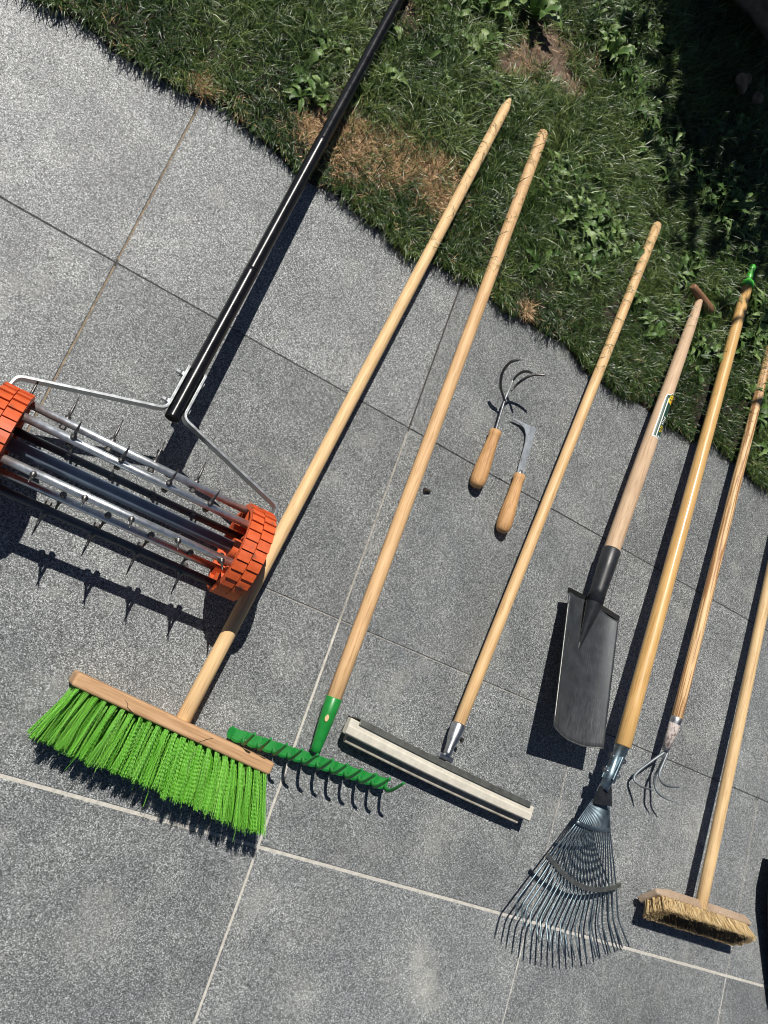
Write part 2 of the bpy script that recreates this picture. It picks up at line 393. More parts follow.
# B lines sit at x = 0 (tan), .6, 1.2, 1.8 ; A lines at y = 0, .4, .8
JXW = {0.0: .0030, .6: .0046, 1.2: .0026, 1.8: .0030}
JYW = {0.0: .0056, .4: .0016, .8: .0018}
def build_paving():
    pav = MB()
    xs = [round(.6 * i, 3) for i in range(-6, 11)]; ys = [round(.4 * i, 3) for i in range(-8, 4)]
    for i in range(len(xs) - 1):
        for j in range(len(ys) - 1):
            far = .45 if ys[j] > .75 and xs[i] > .1 else (.75 if ys[j] > .35 and xs[i] > .1 else 1)
            x0 = xs[i] + JXW.get(xs[i], .004) / 2 * far; x1 = xs[i + 1] - JXW.get(xs[i + 1], .004) / 2 * (far if xs[i + 1] > .1 else 1)
            y0 = ys[j] + JYW.get(ys[j], .004) / 2; y1 = ys[j + 1] - JYW.get(ys[j + 1], .004) / 2
            dz = random.uniform(-.0006, .0004)
            c = .0012
            poly_t = [(x0 + c, y0 + c, dz), (x1 - c, y0 + c, dz), (x1 - c, y1 - c, dz), (x0 + c, y1 - c, dz)]
            poly_m = [(x0, y0, dz - c), (x1, y0, dz - c), (x1, y1, dz - c), (x0, y1, dz - c)]
            poly_b = [(x, y, -.03) for x, y, _ in poly_m]
            vs = poly_t + poly_m + poly_b
            fs = [(0, 1, 2, 3)] + [(k, 4 + k, 4 + (k + 1) % 4, (k + 1) % 4) for k in range(4)] + [(4 + k, 8 + k, 8 + (k + 1) % 4, 4 + (k + 1) % 4) for k in range(4)]
            pav.add(vs, fs)
    o = pav.build('paving', M['granite'], fixn=False); tag(o, None, None, kind='structure')
    # grout sunk between the slabs, in four mixes
    g = MB()
    Z = -.0016
    order = ['grout_pale', 'grout_dark', 'grout_mid', 'grout_tan']
    def strip(x0, y0, x1, y1, k, dz=0.0):
        g.cur = k; g.add([(x0, y0, Z + dz), (x1, y0, Z + dz), (x1, y1, Z + dz), (x0, y1, Z + dz)], [(0, 1, 2, 3)])
    w = .006
    for x in xs:
        for j in range(len(ys) - 1):
            y0, y1 = ys[j] + w, ys[j + 1] - w
            k = 0
            if x == 0.0: k = 3
            elif x == .6: k = 0 if y1 < .5 else (2 if y1 < .81 else 1)
            elif x in (1.2,): k = (0 if y1 < .05 else 2) if y1 < .41 else 1
            elif x == 1.8: k = 0 if y1 < .2 else 2
            elif x > 1.8: k = 2
            if y1 > .85 and x > .3: k = 1
            strip(x - w, ys[j], x + w, ys[j + 1], k, -.0004)
    for y in ys:
        for i in range(len(xs) - 1):
            k = {0.0: 0, .4: 1 if xs[i] > .9 else 2, .8: 1}.get(y, 0 if y < 0 else 1)
            strip(xs[i], y - w, xs[i + 1], y + w, k)
    o = g.build('grout', [M[k] for k in order], fixn=False); tag(o, None, None, kind='structure')
build_paving()

# ------------------------------------------------------------------ lawn ground
def edge_y(x):
    return 1.150 + .012 * math.sin(x * 9 + 1) + .009 * math.sin(x * 23 + .4) + .006 * math.sin(x * 51)
def build_soil():
    s = MB(); rows = []
    xs = [-30, -12, -5] + [-2 + .04 * i for i in range(0, 151)] + [8, 15, 32]
    offs = [0, .012, .03, .06, .1] + [.15 + .05 * i for i in range(34)] + [2.2, 3, 5, 9, 18, 40]
    for d in offs:
        row = []
        for x in xs:
            z = .0012 + .013 * (1 - math.exp(-d / .03))
            if .02 < d < 3: z += .006 * math.sin(x * 14 + d * 9) * math.sin(d * 17 + x * 5) * min(1, d / .1)
            row.append((x, edge_y(x) + d, z))
        rows.append(row)
    m, nt, b = newmat('lawn_soil'); L = nt.links; P = N(nt, 'ShaderNodeTexCoord').outputs['Object']
    n = N(nt, 'ShaderNodeTexNoise'); n.inputs['Scale'].default_value = 45; n.inputs['Detail'].default_value = 7; L.new(P, n.inputs['Vector'])
    r0 = ramp(nt, [(.3, (.014, .011, .008)), (.7, (.042, .031, .021))]); L.new(n.outputs[0], r0.inputs[0])
    r1 = ramp(nt, [(.3, (.085, .056, .040)), (.7, (.22, .155, .115))]); L.new(n.outputs[0], r1.inputs[0])
    msk = None
    for (px, py, r) in ((548, 55, .12), (520, 62, .09), (565, 80, .08), (392, 148, .08), (352, 140, .07)):
        w = at(px, py); vm = nt.nodes.new('ShaderNodeVectorMath'); vm.operation = 'DISTANCE'; L.new(P, vm.inputs[0]); vm.inputs[1].default_value = (w.x, w.y, .014)
        mr = N(nt, 'ShaderNodeMapRange'); mr.inputs['From Min'].default_value = r * 1.3; mr.inputs['From Max'].default_value = r * .7; L.new(vm.outputs['Value'], mr.inputs['Value'])
        msk = mr.outputs[0] if msk is None else mathn(nt, 'MAXIMUM', msk, mr.outputs[0])
    L.new(mixc(nt, r0.outputs[0], r1.outputs[0], msk), b.inputs['Base Color']); b.inputs['Roughness'].default_value = .95
    bump(nt, b, n.outputs[0], .8, .01)
    s.grid(rows); o = s.build('soil', m, fixn=False); tag(o, None, None, kind='structure')
    # the rest of the ground out to the horizon
    g = MB(); g.add([(-60, -60, -.035), (60, -60, -.035), (60, 60, -.035), (-60, 60, -.035)], [(0, 1, 2, 3)])
    o = g.build('ground', M['soil'], fixn=False); tag(o, None, None, kind='structure')
build_soil()

# ------------------------------------------------------------------ tool axes
AXES = {  # name: (lower end, upper end, radius)
    'broom': (at(184, 718, .034), at(510, 99, .040), .0122),
    'rake': (at(334, 698, .034), at(544, 131, .036), .0135),
    'squeegee': (at(458.5, 725, .026), at(658, 223, .036), .0118),
    'spade': (at(611, 552, .052), at(700.2, 298.5, .043), .019),
    'leafrake': (at(623, 745, .075), at(747, 286, .036), .0155),
    'cultivator': (at(676.5, 719, .048), at(771, 345, .034), .0120),
    'scrub': (at(703, 896, .052), at(785, 505, .03), .0125),
    'roller': (at(173, 416, .092), at(404, -10, .036), .0122),
}
# scrub handle and cultivator handle run on past the photo's edge
def extend(k, L):
    a, b, r = AXES[k]; d = (b - a).normalized(); AXES[k] = (a, a + d * L, r)
extend('scrub', 1.15); extend('roller', 1.28)
a_, b_, r_ = AXES['cultivator']

# ================================================================== 1 spike roller
def build_roller():
    ax = Vector((.99979, -.0206, 0)); pp = Vector((.0206, .99979, 0)); up = Vector((0, 0, 1))
    def P(q, p, z): return ax * q + pp * p + up * z
    PC, ZC, RR, RW = .4327, .09, .0635, .0742
    QR0, QR1 = .330, .372                    # right wheel
    ql = at(33, 403, .09).dot(ax)
    QL1, QL0 = ql, ql - .042
    t = thing('spike_roller', 'lawn spike roller with orange toothed wheels, steel spiked rods and long black tube handle', 'lawn aerator', P(.2, PC, 0))
    # wheels
    for (q0, q1, inner) in ((QL0, QL1, 1), (QR0, QR1, -1)):
        w = MB(); n = 48
        def ring(q, r): return [P(q, PC + r * math.cos(2 * math.pi * k / n), ZC + r * math.sin(2 * math.pi * k / n)) for k in range(n)]
        rows = [ring(q0, RW - .009), ring(q0, RW - .004), ring(q1, RW - .004), ring(q1, RW - .009), ring(q0, RW - .009)]
        for r_ in rows: r_.append(r_[0])
        w.grid(rows, False)
        qd = q1 - .006 if inner < 0 else q0 + .006     # web disc near the outer side
        w.add(ring(qd, RW - .006) + ring(qd + .003, RW - .006), [tuple(range(n)), tuple(reversed(range(n, 2 * n)))])
        # hub
        w.tube([P(q0 + .002, PC, ZC), P(q1 - .002, PC, ZC)], .016, 16)
        # inner gear teeth seen through the open side
        qi = q0 if inner < 0 else q1
        for k in range(14):
            a = 2 * math.pi * (k + .5) / 12 + .05
            rad = pp * math.cos(a) + up * math.sin(a); tan = -pp * math.sin(a) + up * math.cos(a)
            c = P(qi - inner * .012, PC, ZC) + rad * (RW - .018)
            w.box(c, ax, rad, tan, .011, .010, .0022)
        wh = w.build('wheel', M['orange_dark'], t)
        # brick-shaped cleats in two staggered columns
        cl = MB(); nc = 28; cw = (q1 - q0) / 2
        for col in range(2):
            for k in range(nc):
                a = 2 * math.pi * (k + .5 * col) / nc; da = 2 * math.pi / nc * .47
                rows = []
                for (aa, rr) in ((a - da, RW + .0000), (a, RW + .0013), (a + da, RW + .0026)):
                    rows.append([P(q0 + cw * col + .0006, PC + rr * math.cos(aa), ZC + rr * math.sin(aa)), P(q0 + cw * (col + 1) - .0006, PC + rr * math.cos(aa), ZC + rr * math.sin(aa))])
                lo = []
                for aa in (a - da, a, a + da):
                    rr = RW - .0045
                    lo.append([P(q0 + cw * col + .0006, PC + rr * math.cos(aa), ZC + rr * math.sin(aa)), P(q0 + cw * (col + 1) - .0006, PC + rr * math.cos(aa), ZC + rr * math.sin(aa))])
                vs = [v for r_ in rows + lo for v in r_]
                cl.add(vs, [(0, 1, 3, 2), (2, 3, 5, 4), (6, 8, 9, 7), (8, 10, 11, 9), (0, 6, 7, 1), (4, 5, 11, 10), (0, 2, 8, 6), (2, 4, 10, 8), (1, 7, 9, 3), (3, 9, 11, 5)])
        cl.build('cleat_ring', M['orange'], wh)
    # axle
    m = MB(); m.tube([P(QL0 - .014, PC, ZC), P(QR1 + .016, PC, ZC)], .0105, 16); axl = m.build('axle', M['axle_steel'], t)
    for q in (QL0 - .012, QR1 + .012):
        nutm = MB(); nutm.tube([P(q - .005, PC, ZC), P(q + .005, PC, ZC)], .013, 6, smooth=False)
        nutm.build('axle_nut', M['zinc'], axl)
    # six spiked rods
    def q_of(px, py, z): return at(px, py, z).dot(ax)
    sp = {3: [(27, 401), (71, 412), (115, 436), (158, 456), (200, 475)], 60: [(73, 438), (121, 460.6), (169, 483), (211, 501)],
          120: [(33, 475), (84, 499.6), (132, 518), (178, 540.5), (221, 561)], 180: [(26, 497), (75, 520), (121, 541), (165, 561)],
          240: [(60.6, 500), (105.5, 520), (149, 539), (188, 557)], 300: [(68, 456), (111, 477), (153, 497), (193, 514)]}
    # spikes sit in the bottom rods
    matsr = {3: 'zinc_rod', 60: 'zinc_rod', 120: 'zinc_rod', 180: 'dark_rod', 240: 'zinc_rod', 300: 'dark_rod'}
    e_base = P(0, PC, ZC) + (pp * math.cos(R3(120)) + up * math.sin(R3(120))) * RR
    e_q = [q_of(x, y, e_base.z + .004) for x, y in sp[120]]
    for ang, pts in sp.items():
        a = R3(ang); rad = pp * math.cos(a) + up * math.sin(a)
        base = P(0, PC, ZC) + rad * RR
        rr = .0062
        m = MB(); m.tube([base + ax * (QL0 + .008), base + ax * (QR1 - .010)], rr, 12)
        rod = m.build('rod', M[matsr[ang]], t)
        for qi_, (x, y) in enumerate(pts):
            q = q_of(x, y, base.z + .004) if ang != 180 else e_q[qi_] + .034
            c = base + ax * q
            s = MB()
            s.tube([c - rad * (rr + .0055), c - rad * (rr + .0005)], [.0050, .0050], 6, smooth=False)       # nut inside
            s.tube([c - rad * .002, c + rad * (rr + .003), c + rad * (rr + .0031), c + rad * .022, c + rad * .0415], [.0046, .0046, .0024, .0022, .0007], 8)
            s.build('spike', M['bolt_steel'], rod)
    # fork of flat bar
    h0, h1, hr = AXES['roller']; hd = (h1 - h0).normalized(); side = hd.cross(up).normalized(); nrm = side.cross(hd).normalized()
    def flatbar(path, name='fork_arm'):
        b = MB(); hw, ht = .0098, .0022
        path = [Vector(p) for p in path]; vs = []; n = len(path)
        # rounded bends
        pts = [path[0]]
        for i in range(1, n - 1):
            a, c, d = path[i - 1], path[i], path[i + 1]
            l = .010
            p0 = c + (a - c).normalized() * l; p2 = c + (d - c).normalized() * l
            for k in range(5):
                s_ = k / 4; pts.append(p0 * (1 - s_) ** 2 + c * 2 * s_ * (1 - s_) + p2 * s_ ** 2)
        pts.append(path[-1])
        rows = []
        for i, p in enumerate(pts):
            tg = (pts[min(i + 1, len(pts) - 1)] - pts[max(i - 1, 0)]).normalized()
            w = (up - tg * up.dot(tg)).normalized(); nn = tg.cross(w)
            rows.append([p + nn * ht + w * hw, p + nn * ht - w * hw, p - nn * ht - w * hw, p - nn * ht + w * hw, p + nn * ht + w * hw])
        b.grid(rows, False)
        b.add(rows[0][:4], [(0, 1, 2, 3)]); b.add(rows[-1][:4], [(3, 2, 1, 0)])
        return b.build(name, M['arm_steel'], t, bevel=.0005)
    zf = .092
    # right arm
    s0 = h0 + side * (hr + .0022)
    cr = at(276.5, 507, zf)
    jr = at(182, 421, zf)
    flatbar([s0 + hd * .085, s0 + hd * .004, cr, P(QR1 + .0075, PC - .012, ZC)])
    s1 = h0 - side * (hr + .0022)
    cl_ = at(17, 377, zf)
    flatbar([s1 + hd * .085, s1 + hd * .004, cl_, P(QL0 - .0075, PC - .012, ZC)])
    # clamp bolts through tube
    for d in (.018, .070):
        m = MB(); c = h0 + hd * d
        m.tube([c - side * (hr + .016), c - side * (hr + .010)], .0042, 6, smooth=False)
        m.tube([c - side * (hr + .010), c + side * (hr + .007)], .0026, 10)
        m.tube([c - side * (hr + .0095), c - side * (hr + .004)], [.0065, .0050], 6, smooth=False)
        m.tube([c + side * (hr + .004), c + side * (hr + .0075)], .0055, 6, smooth=False)
        m.build('clamp_bolt', M['zinc'], t)
    # handle in three lengths of tube
    for i, (d0, d1, r) in enumerate(((-.004, .30, hr), (.30, .62, hr * .985), (.62, 1.28, hr * .93))):
        prof = [(0, r * .75), (0, r), (.0015, r)] if i == 0 else [(0, r), (.001, r)]
        L = d1 - d0
        lathe('handle_tube', h0 + hd * d0, h0 + hd * d1, prof + [(L - .012, r), (L - .010, r * 1.03), (L - .002, r * 1.03), (L, r * .96)], M['black_paint'], t, 24)
    m = MB(); m.tube([h0 - hd * .0056, h0 - hd * .0040], [hr * .9, hr * .98], 20); m.build('tube_plug', M['black_rubber_and_shade'], t)
    return t
build_roller()

def bristle_set(name, items, mat, parent, nseg=6, crimp=0.0, sides=3, wave=.0058):
    """items: list of (root, tip, radius, bow vector, phase).  One mesh, tint attribute per bristle"""
    off = np.array(parent['_w']); n = len(items)
    a = np.array([tuple(i[0]) for i in items]); b = np.array([tuple(i[1]) for i in items]); r = np.array([i[2] for i in items])
    bow = np.array([tuple(i[3]) for i in items]); ph = np.array([i[4] for i in items])
    d = b - a; L = np.linalg.norm(d, axis=1); d /= L[:, None]
    u = np.cross(d, (0, 0, 1.0)); u /= np.linalg.norm(u, axis=1)[:, None]; w = np.cross(d, u)
    m = nseg + 1; V = np.zeros((n, m, sides, 3)); spin = rng.uniform(0, 6.28, n)
    for i in range(m):
        t = i / nseg
        c = a + (b - a) * t + bow * (4 * t * (1 - t))
        if crimp:
            amp = crimp * np.sin(t * L / wave * 2 * np.pi + ph * 2) * min(1, t * 5)
            c = c + (u * np.cos(ph * .5)[:, None] + w * np.sin(ph * .5)[:, None]) * amp[:, None]
        for k in range(sides):
            an = 2 * np.pi * k / sides + spin
            V[:, i, k] = c + (u * np.cos(an)[:, None] + w * np.sin(an)[:, None]) * r[:, None] - off
    per = m * sides; F = []
    loc = []
    for i in range(nseg):
        for k in range(sides):
            k2 = (k + 1) % sides; loc.append((i * sides + k, i * sides + k2, (i + 1) * sides + k2, (i + 1) * sides + k))
    Q = ((np.arange(n) * per)[:, None, None] + np.array(loc)[None]).reshape(-1, 4)
    me = bpy.data.meshes.new(name); me.vertices.add(n * per); me.vertices.foreach_set('co', V.astype(np.float32).ravel())
    me.loops.add(Q.size); me.loops.foreach_set('vertex_index', Q.ravel().astype(np.int32))
    me.polygons.add(len(Q)); me.polygons.foreach_set('loop_start', (np.arange(len(Q)) * 4).astype(np.int32)); me.polygons.foreach_set('loop_total', np.full(len(Q), 4, np.int32))
    me.polygons.foreach_set('use_smooth', np.ones(len(Q), bool)); me.update(calc_edges=True)
    at_ = me.attributes.new('tint', 'FLOAT', 'POINT'); at_.data.foreach_set('value', np.repeat(rng.random(n), per).astype(np.float32))
    me.materials.append(mat)
    o = bpy.data.objects.new(name, me); COL.objects.link(o); o.parent = parent; o['_w'] = tuple(off)
    return o

def board_mesh(parent, L, Rr, half_t, h, mat, name='board', round_end=True):
    """brush back standing on its long edge; own axes so that the grain runs along it"""
    L, Rr = Vector(L), Vector(Rr); u = (Rr - L); ln = u.length; u.normalize()
    bm = bmesh.new(); bmesh.ops.create_cube(bm, size=1)
    for v in bm.verts: v.co = Vector((v.co.x * half_t * 2, v.co.y * h, v.co.z * ln))
    me = bpy.data.meshes.new(name); bm.to_mesh(me); bm.free(); me.materials.append(mat)
    o = bpy.data.objects.new(name, me); COL.objects.link(o); o.parent = parent
    up = Vector((0, 0, 1)); vx = up.cross(u) * -1
    vx.normalize(); zz = u; yy = zz.cross(vx)
    rot = Matrix((vx, yy, zz)).transposed().to_4x4()
    o.matrix_local = Matrix.Translation((L + Rr) / 2 - Vector(parent['_w'])) @ rot
    b = o.modifiers.new('bevel', 'BEVEL'); b.width = .0045; b.segments = 3; b.limit_method = 'ANGLE'
    o['_w'] = parent['_w']
    return o

# ================================================================== 2 push broom
def build_broom():
    ztop = .060
    L = at(74.5, 678.5, ztop); Rr = at(272.5, 769.5, ztop)
    u = (Rr - L).normalized(); v = Vector((u.y, -u.x, 0))     # v points to the bristle side
    if v.y > 0: v = -v
    ln = (Rr - L).length
    t = thing('push_broom', 'wide push broom with bright green crimped bristles and pale pointed wooden handle', 'broom', ((L.x + Rr.x) / 2, (L.y + Rr.y) / 2, 0))
    Lm = Vector((L.x, L.y, .031)); Rm = Vector((Rr.x, Rr.y, .031))
    bd = board_mesh(t, Lm, Rm, .0105, .060, M['wood_board'])
    # drying cracks on the board
    for pts in (((125, 700), (128, 704), (127, 707), (131, 711), (136, 716)), ((199, 742), (204, 740.5), (208, 739), (213, 738.5))):
        m = MB(); m.tube([at(x, y, .0609) for x, y in pts], [.0003, .0006, .0006, .0005, .0002][:len(pts)], 6)
        m.build('crack', M['dirt'], t)
    a, b, r = AXES['broom']
    d = (b - a).normalized()
    stick('handle', a - d * .004, b, .0124, .0112, M['wood_broom'], t, tip='point')
    items = []
    tipL = at(35, 738, .040); tipR = at(259, 834, .062)
    rootL = L + u * .012; rootR = Rr - u * .008
    nt_, rows = 23, 6
    for j in range(rows):
        zr = .054 - .0090 * j
        fz = j / (rows - 1)
        for i in range(nt_):
            s = i / (nt_ - 1) + (.5 / (nt_ - 1) if j % 2 else 0)
            if s > 1.0: continue
            root = rootL.lerp(rootR, s); root = Vector((root.x, root.y, zr)) + v * .0095
            tip = tipL.lerp(tipR, s)
            tip.z = (.058 + .018 * s) * (1 - fz) + .004 * fz
            dirv = (tip - root); dirv.z = 0
            lean = Vector((random.gauss(0, .0022), random.gauss(0, .002), random.gauss(0, .0015)))
            tph = random.uniform(0, 6.28)
            for k in range(36):
                o1 = Vector((random.gauss(0, .0019), 0, random.gauss(0, .0015)))
                sp = Vector((random.gauss(0, .0036), random.gauss(0, .0026), random.gauss(0, .0036)))
                tp = tip + lean + sp
                tp.z = max(.0015, tp.z)
                cut = random.uniform(.965, 1.005)
                items.append((root + o1, root + (tp - root) * cut, .00050, Vector((0, 0, random.gauss(.0012, .001))), tph + random.gauss(0, .25)))
    # flyaway bristles
    for k in range(26):
        s = random.random(); root = rootL.lerp(rootR, s); root.z = random.uniform(.02, .054)
        tip = tipL.lerp(tipR, s); tip = tip + Vector((random.gauss(0, .014), random.gauss(-.004, .008), random.uniform(-.01, .02)))
        items.append((root + v * .0095, tip, .0005, Vector((random.gauss(0, .004), 0, random.gauss(.003, .002))), random.uniform(0, 6.28)))
    bristle_set('bristles', items, M['green_bristle'], t, nseg=44, crimp=.0008)
build_broom()

# ================================================================== 3 garden rake
def build_rake():
    a, b, r = AXES['rake']; d = (b - a).normalized()
    c0 = at(231.5, 732.5, .026); c1 = at(388, 784, .026)
    u = (c1 - c0).normalized(); v = Vector((u.y, -u.x, 0)).normalized()
    if v.y > 0: v = -v
    t = thing('garden_rake', 'green bow rake lying with its curved teeth upwards beside the green broom', 'rake', ((c0 + c1) / 2).xy.to_3d())
    h = stick('handle', a - d * .004, b, .0136, .0128, M['wood_rake'], t, roll=1.0)
    neck = at(315, 752, .030)
    e = (neck - a).normalized()
    so = lathe('socket', neck, a + d * .001, [(0, .0092), (.010, .0094), (.03, .0108), (.055, .0128), ((a + d * .001 - neck).length - .001, .0146), ((a + d * .001 - neck).length, .0138)], M['green_paint'], t, 20)
    # wood showing through the rivet hole
    up = Vector((0, 0, 1)); ctr = a.lerp(neck, .37)
    vw = (CAM - ctr); vw = (vw - e * vw.dot(e)).normalized(); hx = e.cross(vw).normalized(); top = ctr + vw * .0126
    m = MB(); m.prism([top + hx * (.0034 * math.cos(k)) + e * (.0060 * math.sin(k)) for k in [2 * math.pi * q / 10 for q in range(10)]], vw, .0022)
    m.build('rivet_hole', M['wood_rake'], so)
    # bar, eleven twisted facets
    n = 11; pitch = (c1 - c0).length / n
    bar = MB()
    for i in range(n):
        p = c0 + u * (pitch * i)
        hw = .0090
        # flat facet, its left edge pressed down and its right edge up: the twist of the bar
        core = None; K = 6; rows = []
        for k in range(K + 1):
            s = k / K; tz = .0060 * (s - .5)
            low = hw + .0045 * math.sin(math.pi * s) * (1 - .3 * s)
            q = p + u * (pitch * (.06 + .84 * s)) + up * tz
            rows.append([q - v * (hw - .0012 * math.sin(math.pi * s)), q + v * (low - .004), q + v * low - up * .0022])
        bar.sheet(rows, .0030, smooth=False)
    # rounded left end
    bar.prism([c0 + v * (.0105 * math.cos(k)) - u * (.007 * math.sin(k)) + up * -.001 for k in [math.pi * q / 8 for q in range(9)]], up, .0025)
    bar.box((c0 + c1) / 2 - up * .0030 - v * .002, u, v, up, (c1 - c0).length / 2, .0055, .0014)
    bar.build('bar', M['green_paint'], t)
    # teeth: the path of the last one, repeated along the bar
    path = [at(383, 784, .020), Vector((.7787, .1550, .0290)), Vector((.7751, .1515, .0450)), Vector((.7713, .1535, .0640)), Vector((.7673, .1615, .0860)), at(404, 783, .109)]
    end = path[0]
    # smooth
    def cat(pts, per=4):
        out = []
        for i in range(len(pts) - 1):
            p0 = pts[max(i - 1, 0)]; p1 = pts[i]; p2 = pts[i + 1]; p3 = pts[min(i + 2, len(pts) - 1)]
            for k in range(per):
                s = k / per
                out.append(.5 * ((2 * p1) + (p2 - p0) * s + (2 * p0 - 5 * p1 + 4 * p2 - p3) * s * s + (3 * p1 - p0 - 3 * p2 + p3) * s ** 3))
        out.append(pts[-1]); return out
    sm = cat(path)
    first = None
    for i in range(1, n + 1):
        off = u * (pitch * (i - n))
        if first is None:
            m = MB(); k = len(sm)
            m.tube([p + off for p in sm], [.0046 - .0022 * (j / (k - 1)) ** 1.5 for j in range(k)], 8, flat=(1.0, .75), up=u)
            first = m.build('tooth', M['green_paint'], t); base = off.copy()
        else:
            o = first.copy(); COL.objects.link(o); o.parent = t; o.location = off - base
build_rake()

# ================================================================== 4 floor squeegee
def build_squeegee():
    a, b, r = AXES['squeegee']; d = (b - a).normalized(); up = Vector((0, 0, 1))
    zt = .045
    e0 = at(353, 722.5, zt); e1 = at(532, 809.5, zt)       # back edge of the top lip
    u = (e1 - e0).normalized(); v = Vector((u.y, -u.x, 0)).normalized()
    if v.y > 0: v = -v
    e0.z = e1.z = 0
    ln = (e1 - e0).length
    t = thing('floor_squeegee', 'floor squeegee with cream double foam lip in a grey rail', 'squeegee', (e0 + e1) / 2)
    stick('handle', a - d * .004, b, .0120, .0115, M['wood_squeegee'], t, roll=.4)
    def bow(s): return v * (.0025 * math.sin(math.pi * s))
    def prof_sweep(m, prof, s0=0.0, s1=1.0, K=36):
        rows = []
        for k in range(K + 1):
            s = s0 + (s1 - s0) * k / K; p = e0 + u * (ln * s) + bow(s)
            rows.append([p + v * y + up * z for (y, z) in prof] + [p + v * prof[0][0] + up * prof[0][1]])
        m.grid(rows, False); n = len(prof)
        m.add(rows[0][:n], [tuple(range(n))]); m.add(rows[-1][:n], [tuple(reversed(range(n)))])
    m = MB(); prof_sweep(m, [(-.012, .006), (.006, .004), (.006, .0065), (-.0095, .0085), (-.0095, .0405), (-.0010, .0438), (-.0010, .0468), (-.012, .0435)], .03, .985)
    m.build('rail', M['rail_steel'], t, bevel=.0008)
    m = MB(); prof_sweep(m, [(-.006, .029), (.0185, .0285), (.0220, .031), (.0228, .0405), (.0205, .0440), (.008, .0450), (.0070, .0434), (-.006, .0432)], -.012, 1.012)
    m.build('foam_lip', M['foam'], t, bevel=.0016)
    m = MB(); prof_sweep(m, [(-.006, .0125), (.0315, .0150), (.0347, .0175), (.0355, .0248), (.0338, .0272), (-.006, .0270)], .022, .985)
    m.build('foam_lip', M['foam_dirty'], t, bevel=.0016)
    # core between the lips
    m = MB(); prof_sweep(m, [(-.008, .0240), (.004, .0240), (.004, .0300), (-.008, .0300)], -.008, 1.0)
    m.build('core', M['black_rubber_and_shade'], t)
    # socket: pressed tube ending in a foot on the rail
    foot = at(446.5, 756, .036)
    top = a + d * .001
    L = (top - foot).length
    so = lathe('socket', foot, top, [(0, .0062), (.006, .0080), (.012, .0078), (.024, .0092), (L * .55, .0118), (L - .003, .0140), (L, .0134)], M['zinc'], t, 18)
    m = MB(); fu = u; m.box(foot - up * .002 + v * .003, fu, v, up, .017, .0050, .0045, .0015)
    m.build('foot', M['zinc'], t)
    sd = d.cross(up).normalized(); c = a.lerp(foot, .36)
    m = MB(); m.tube([c, c + sd * .0185], .0021, 8); m.tube([c + sd * .0165, c + sd * .021], .0045, 6, smooth=False)
    m.build('screw', M['bolt_steel'], so)
build_squeegee()

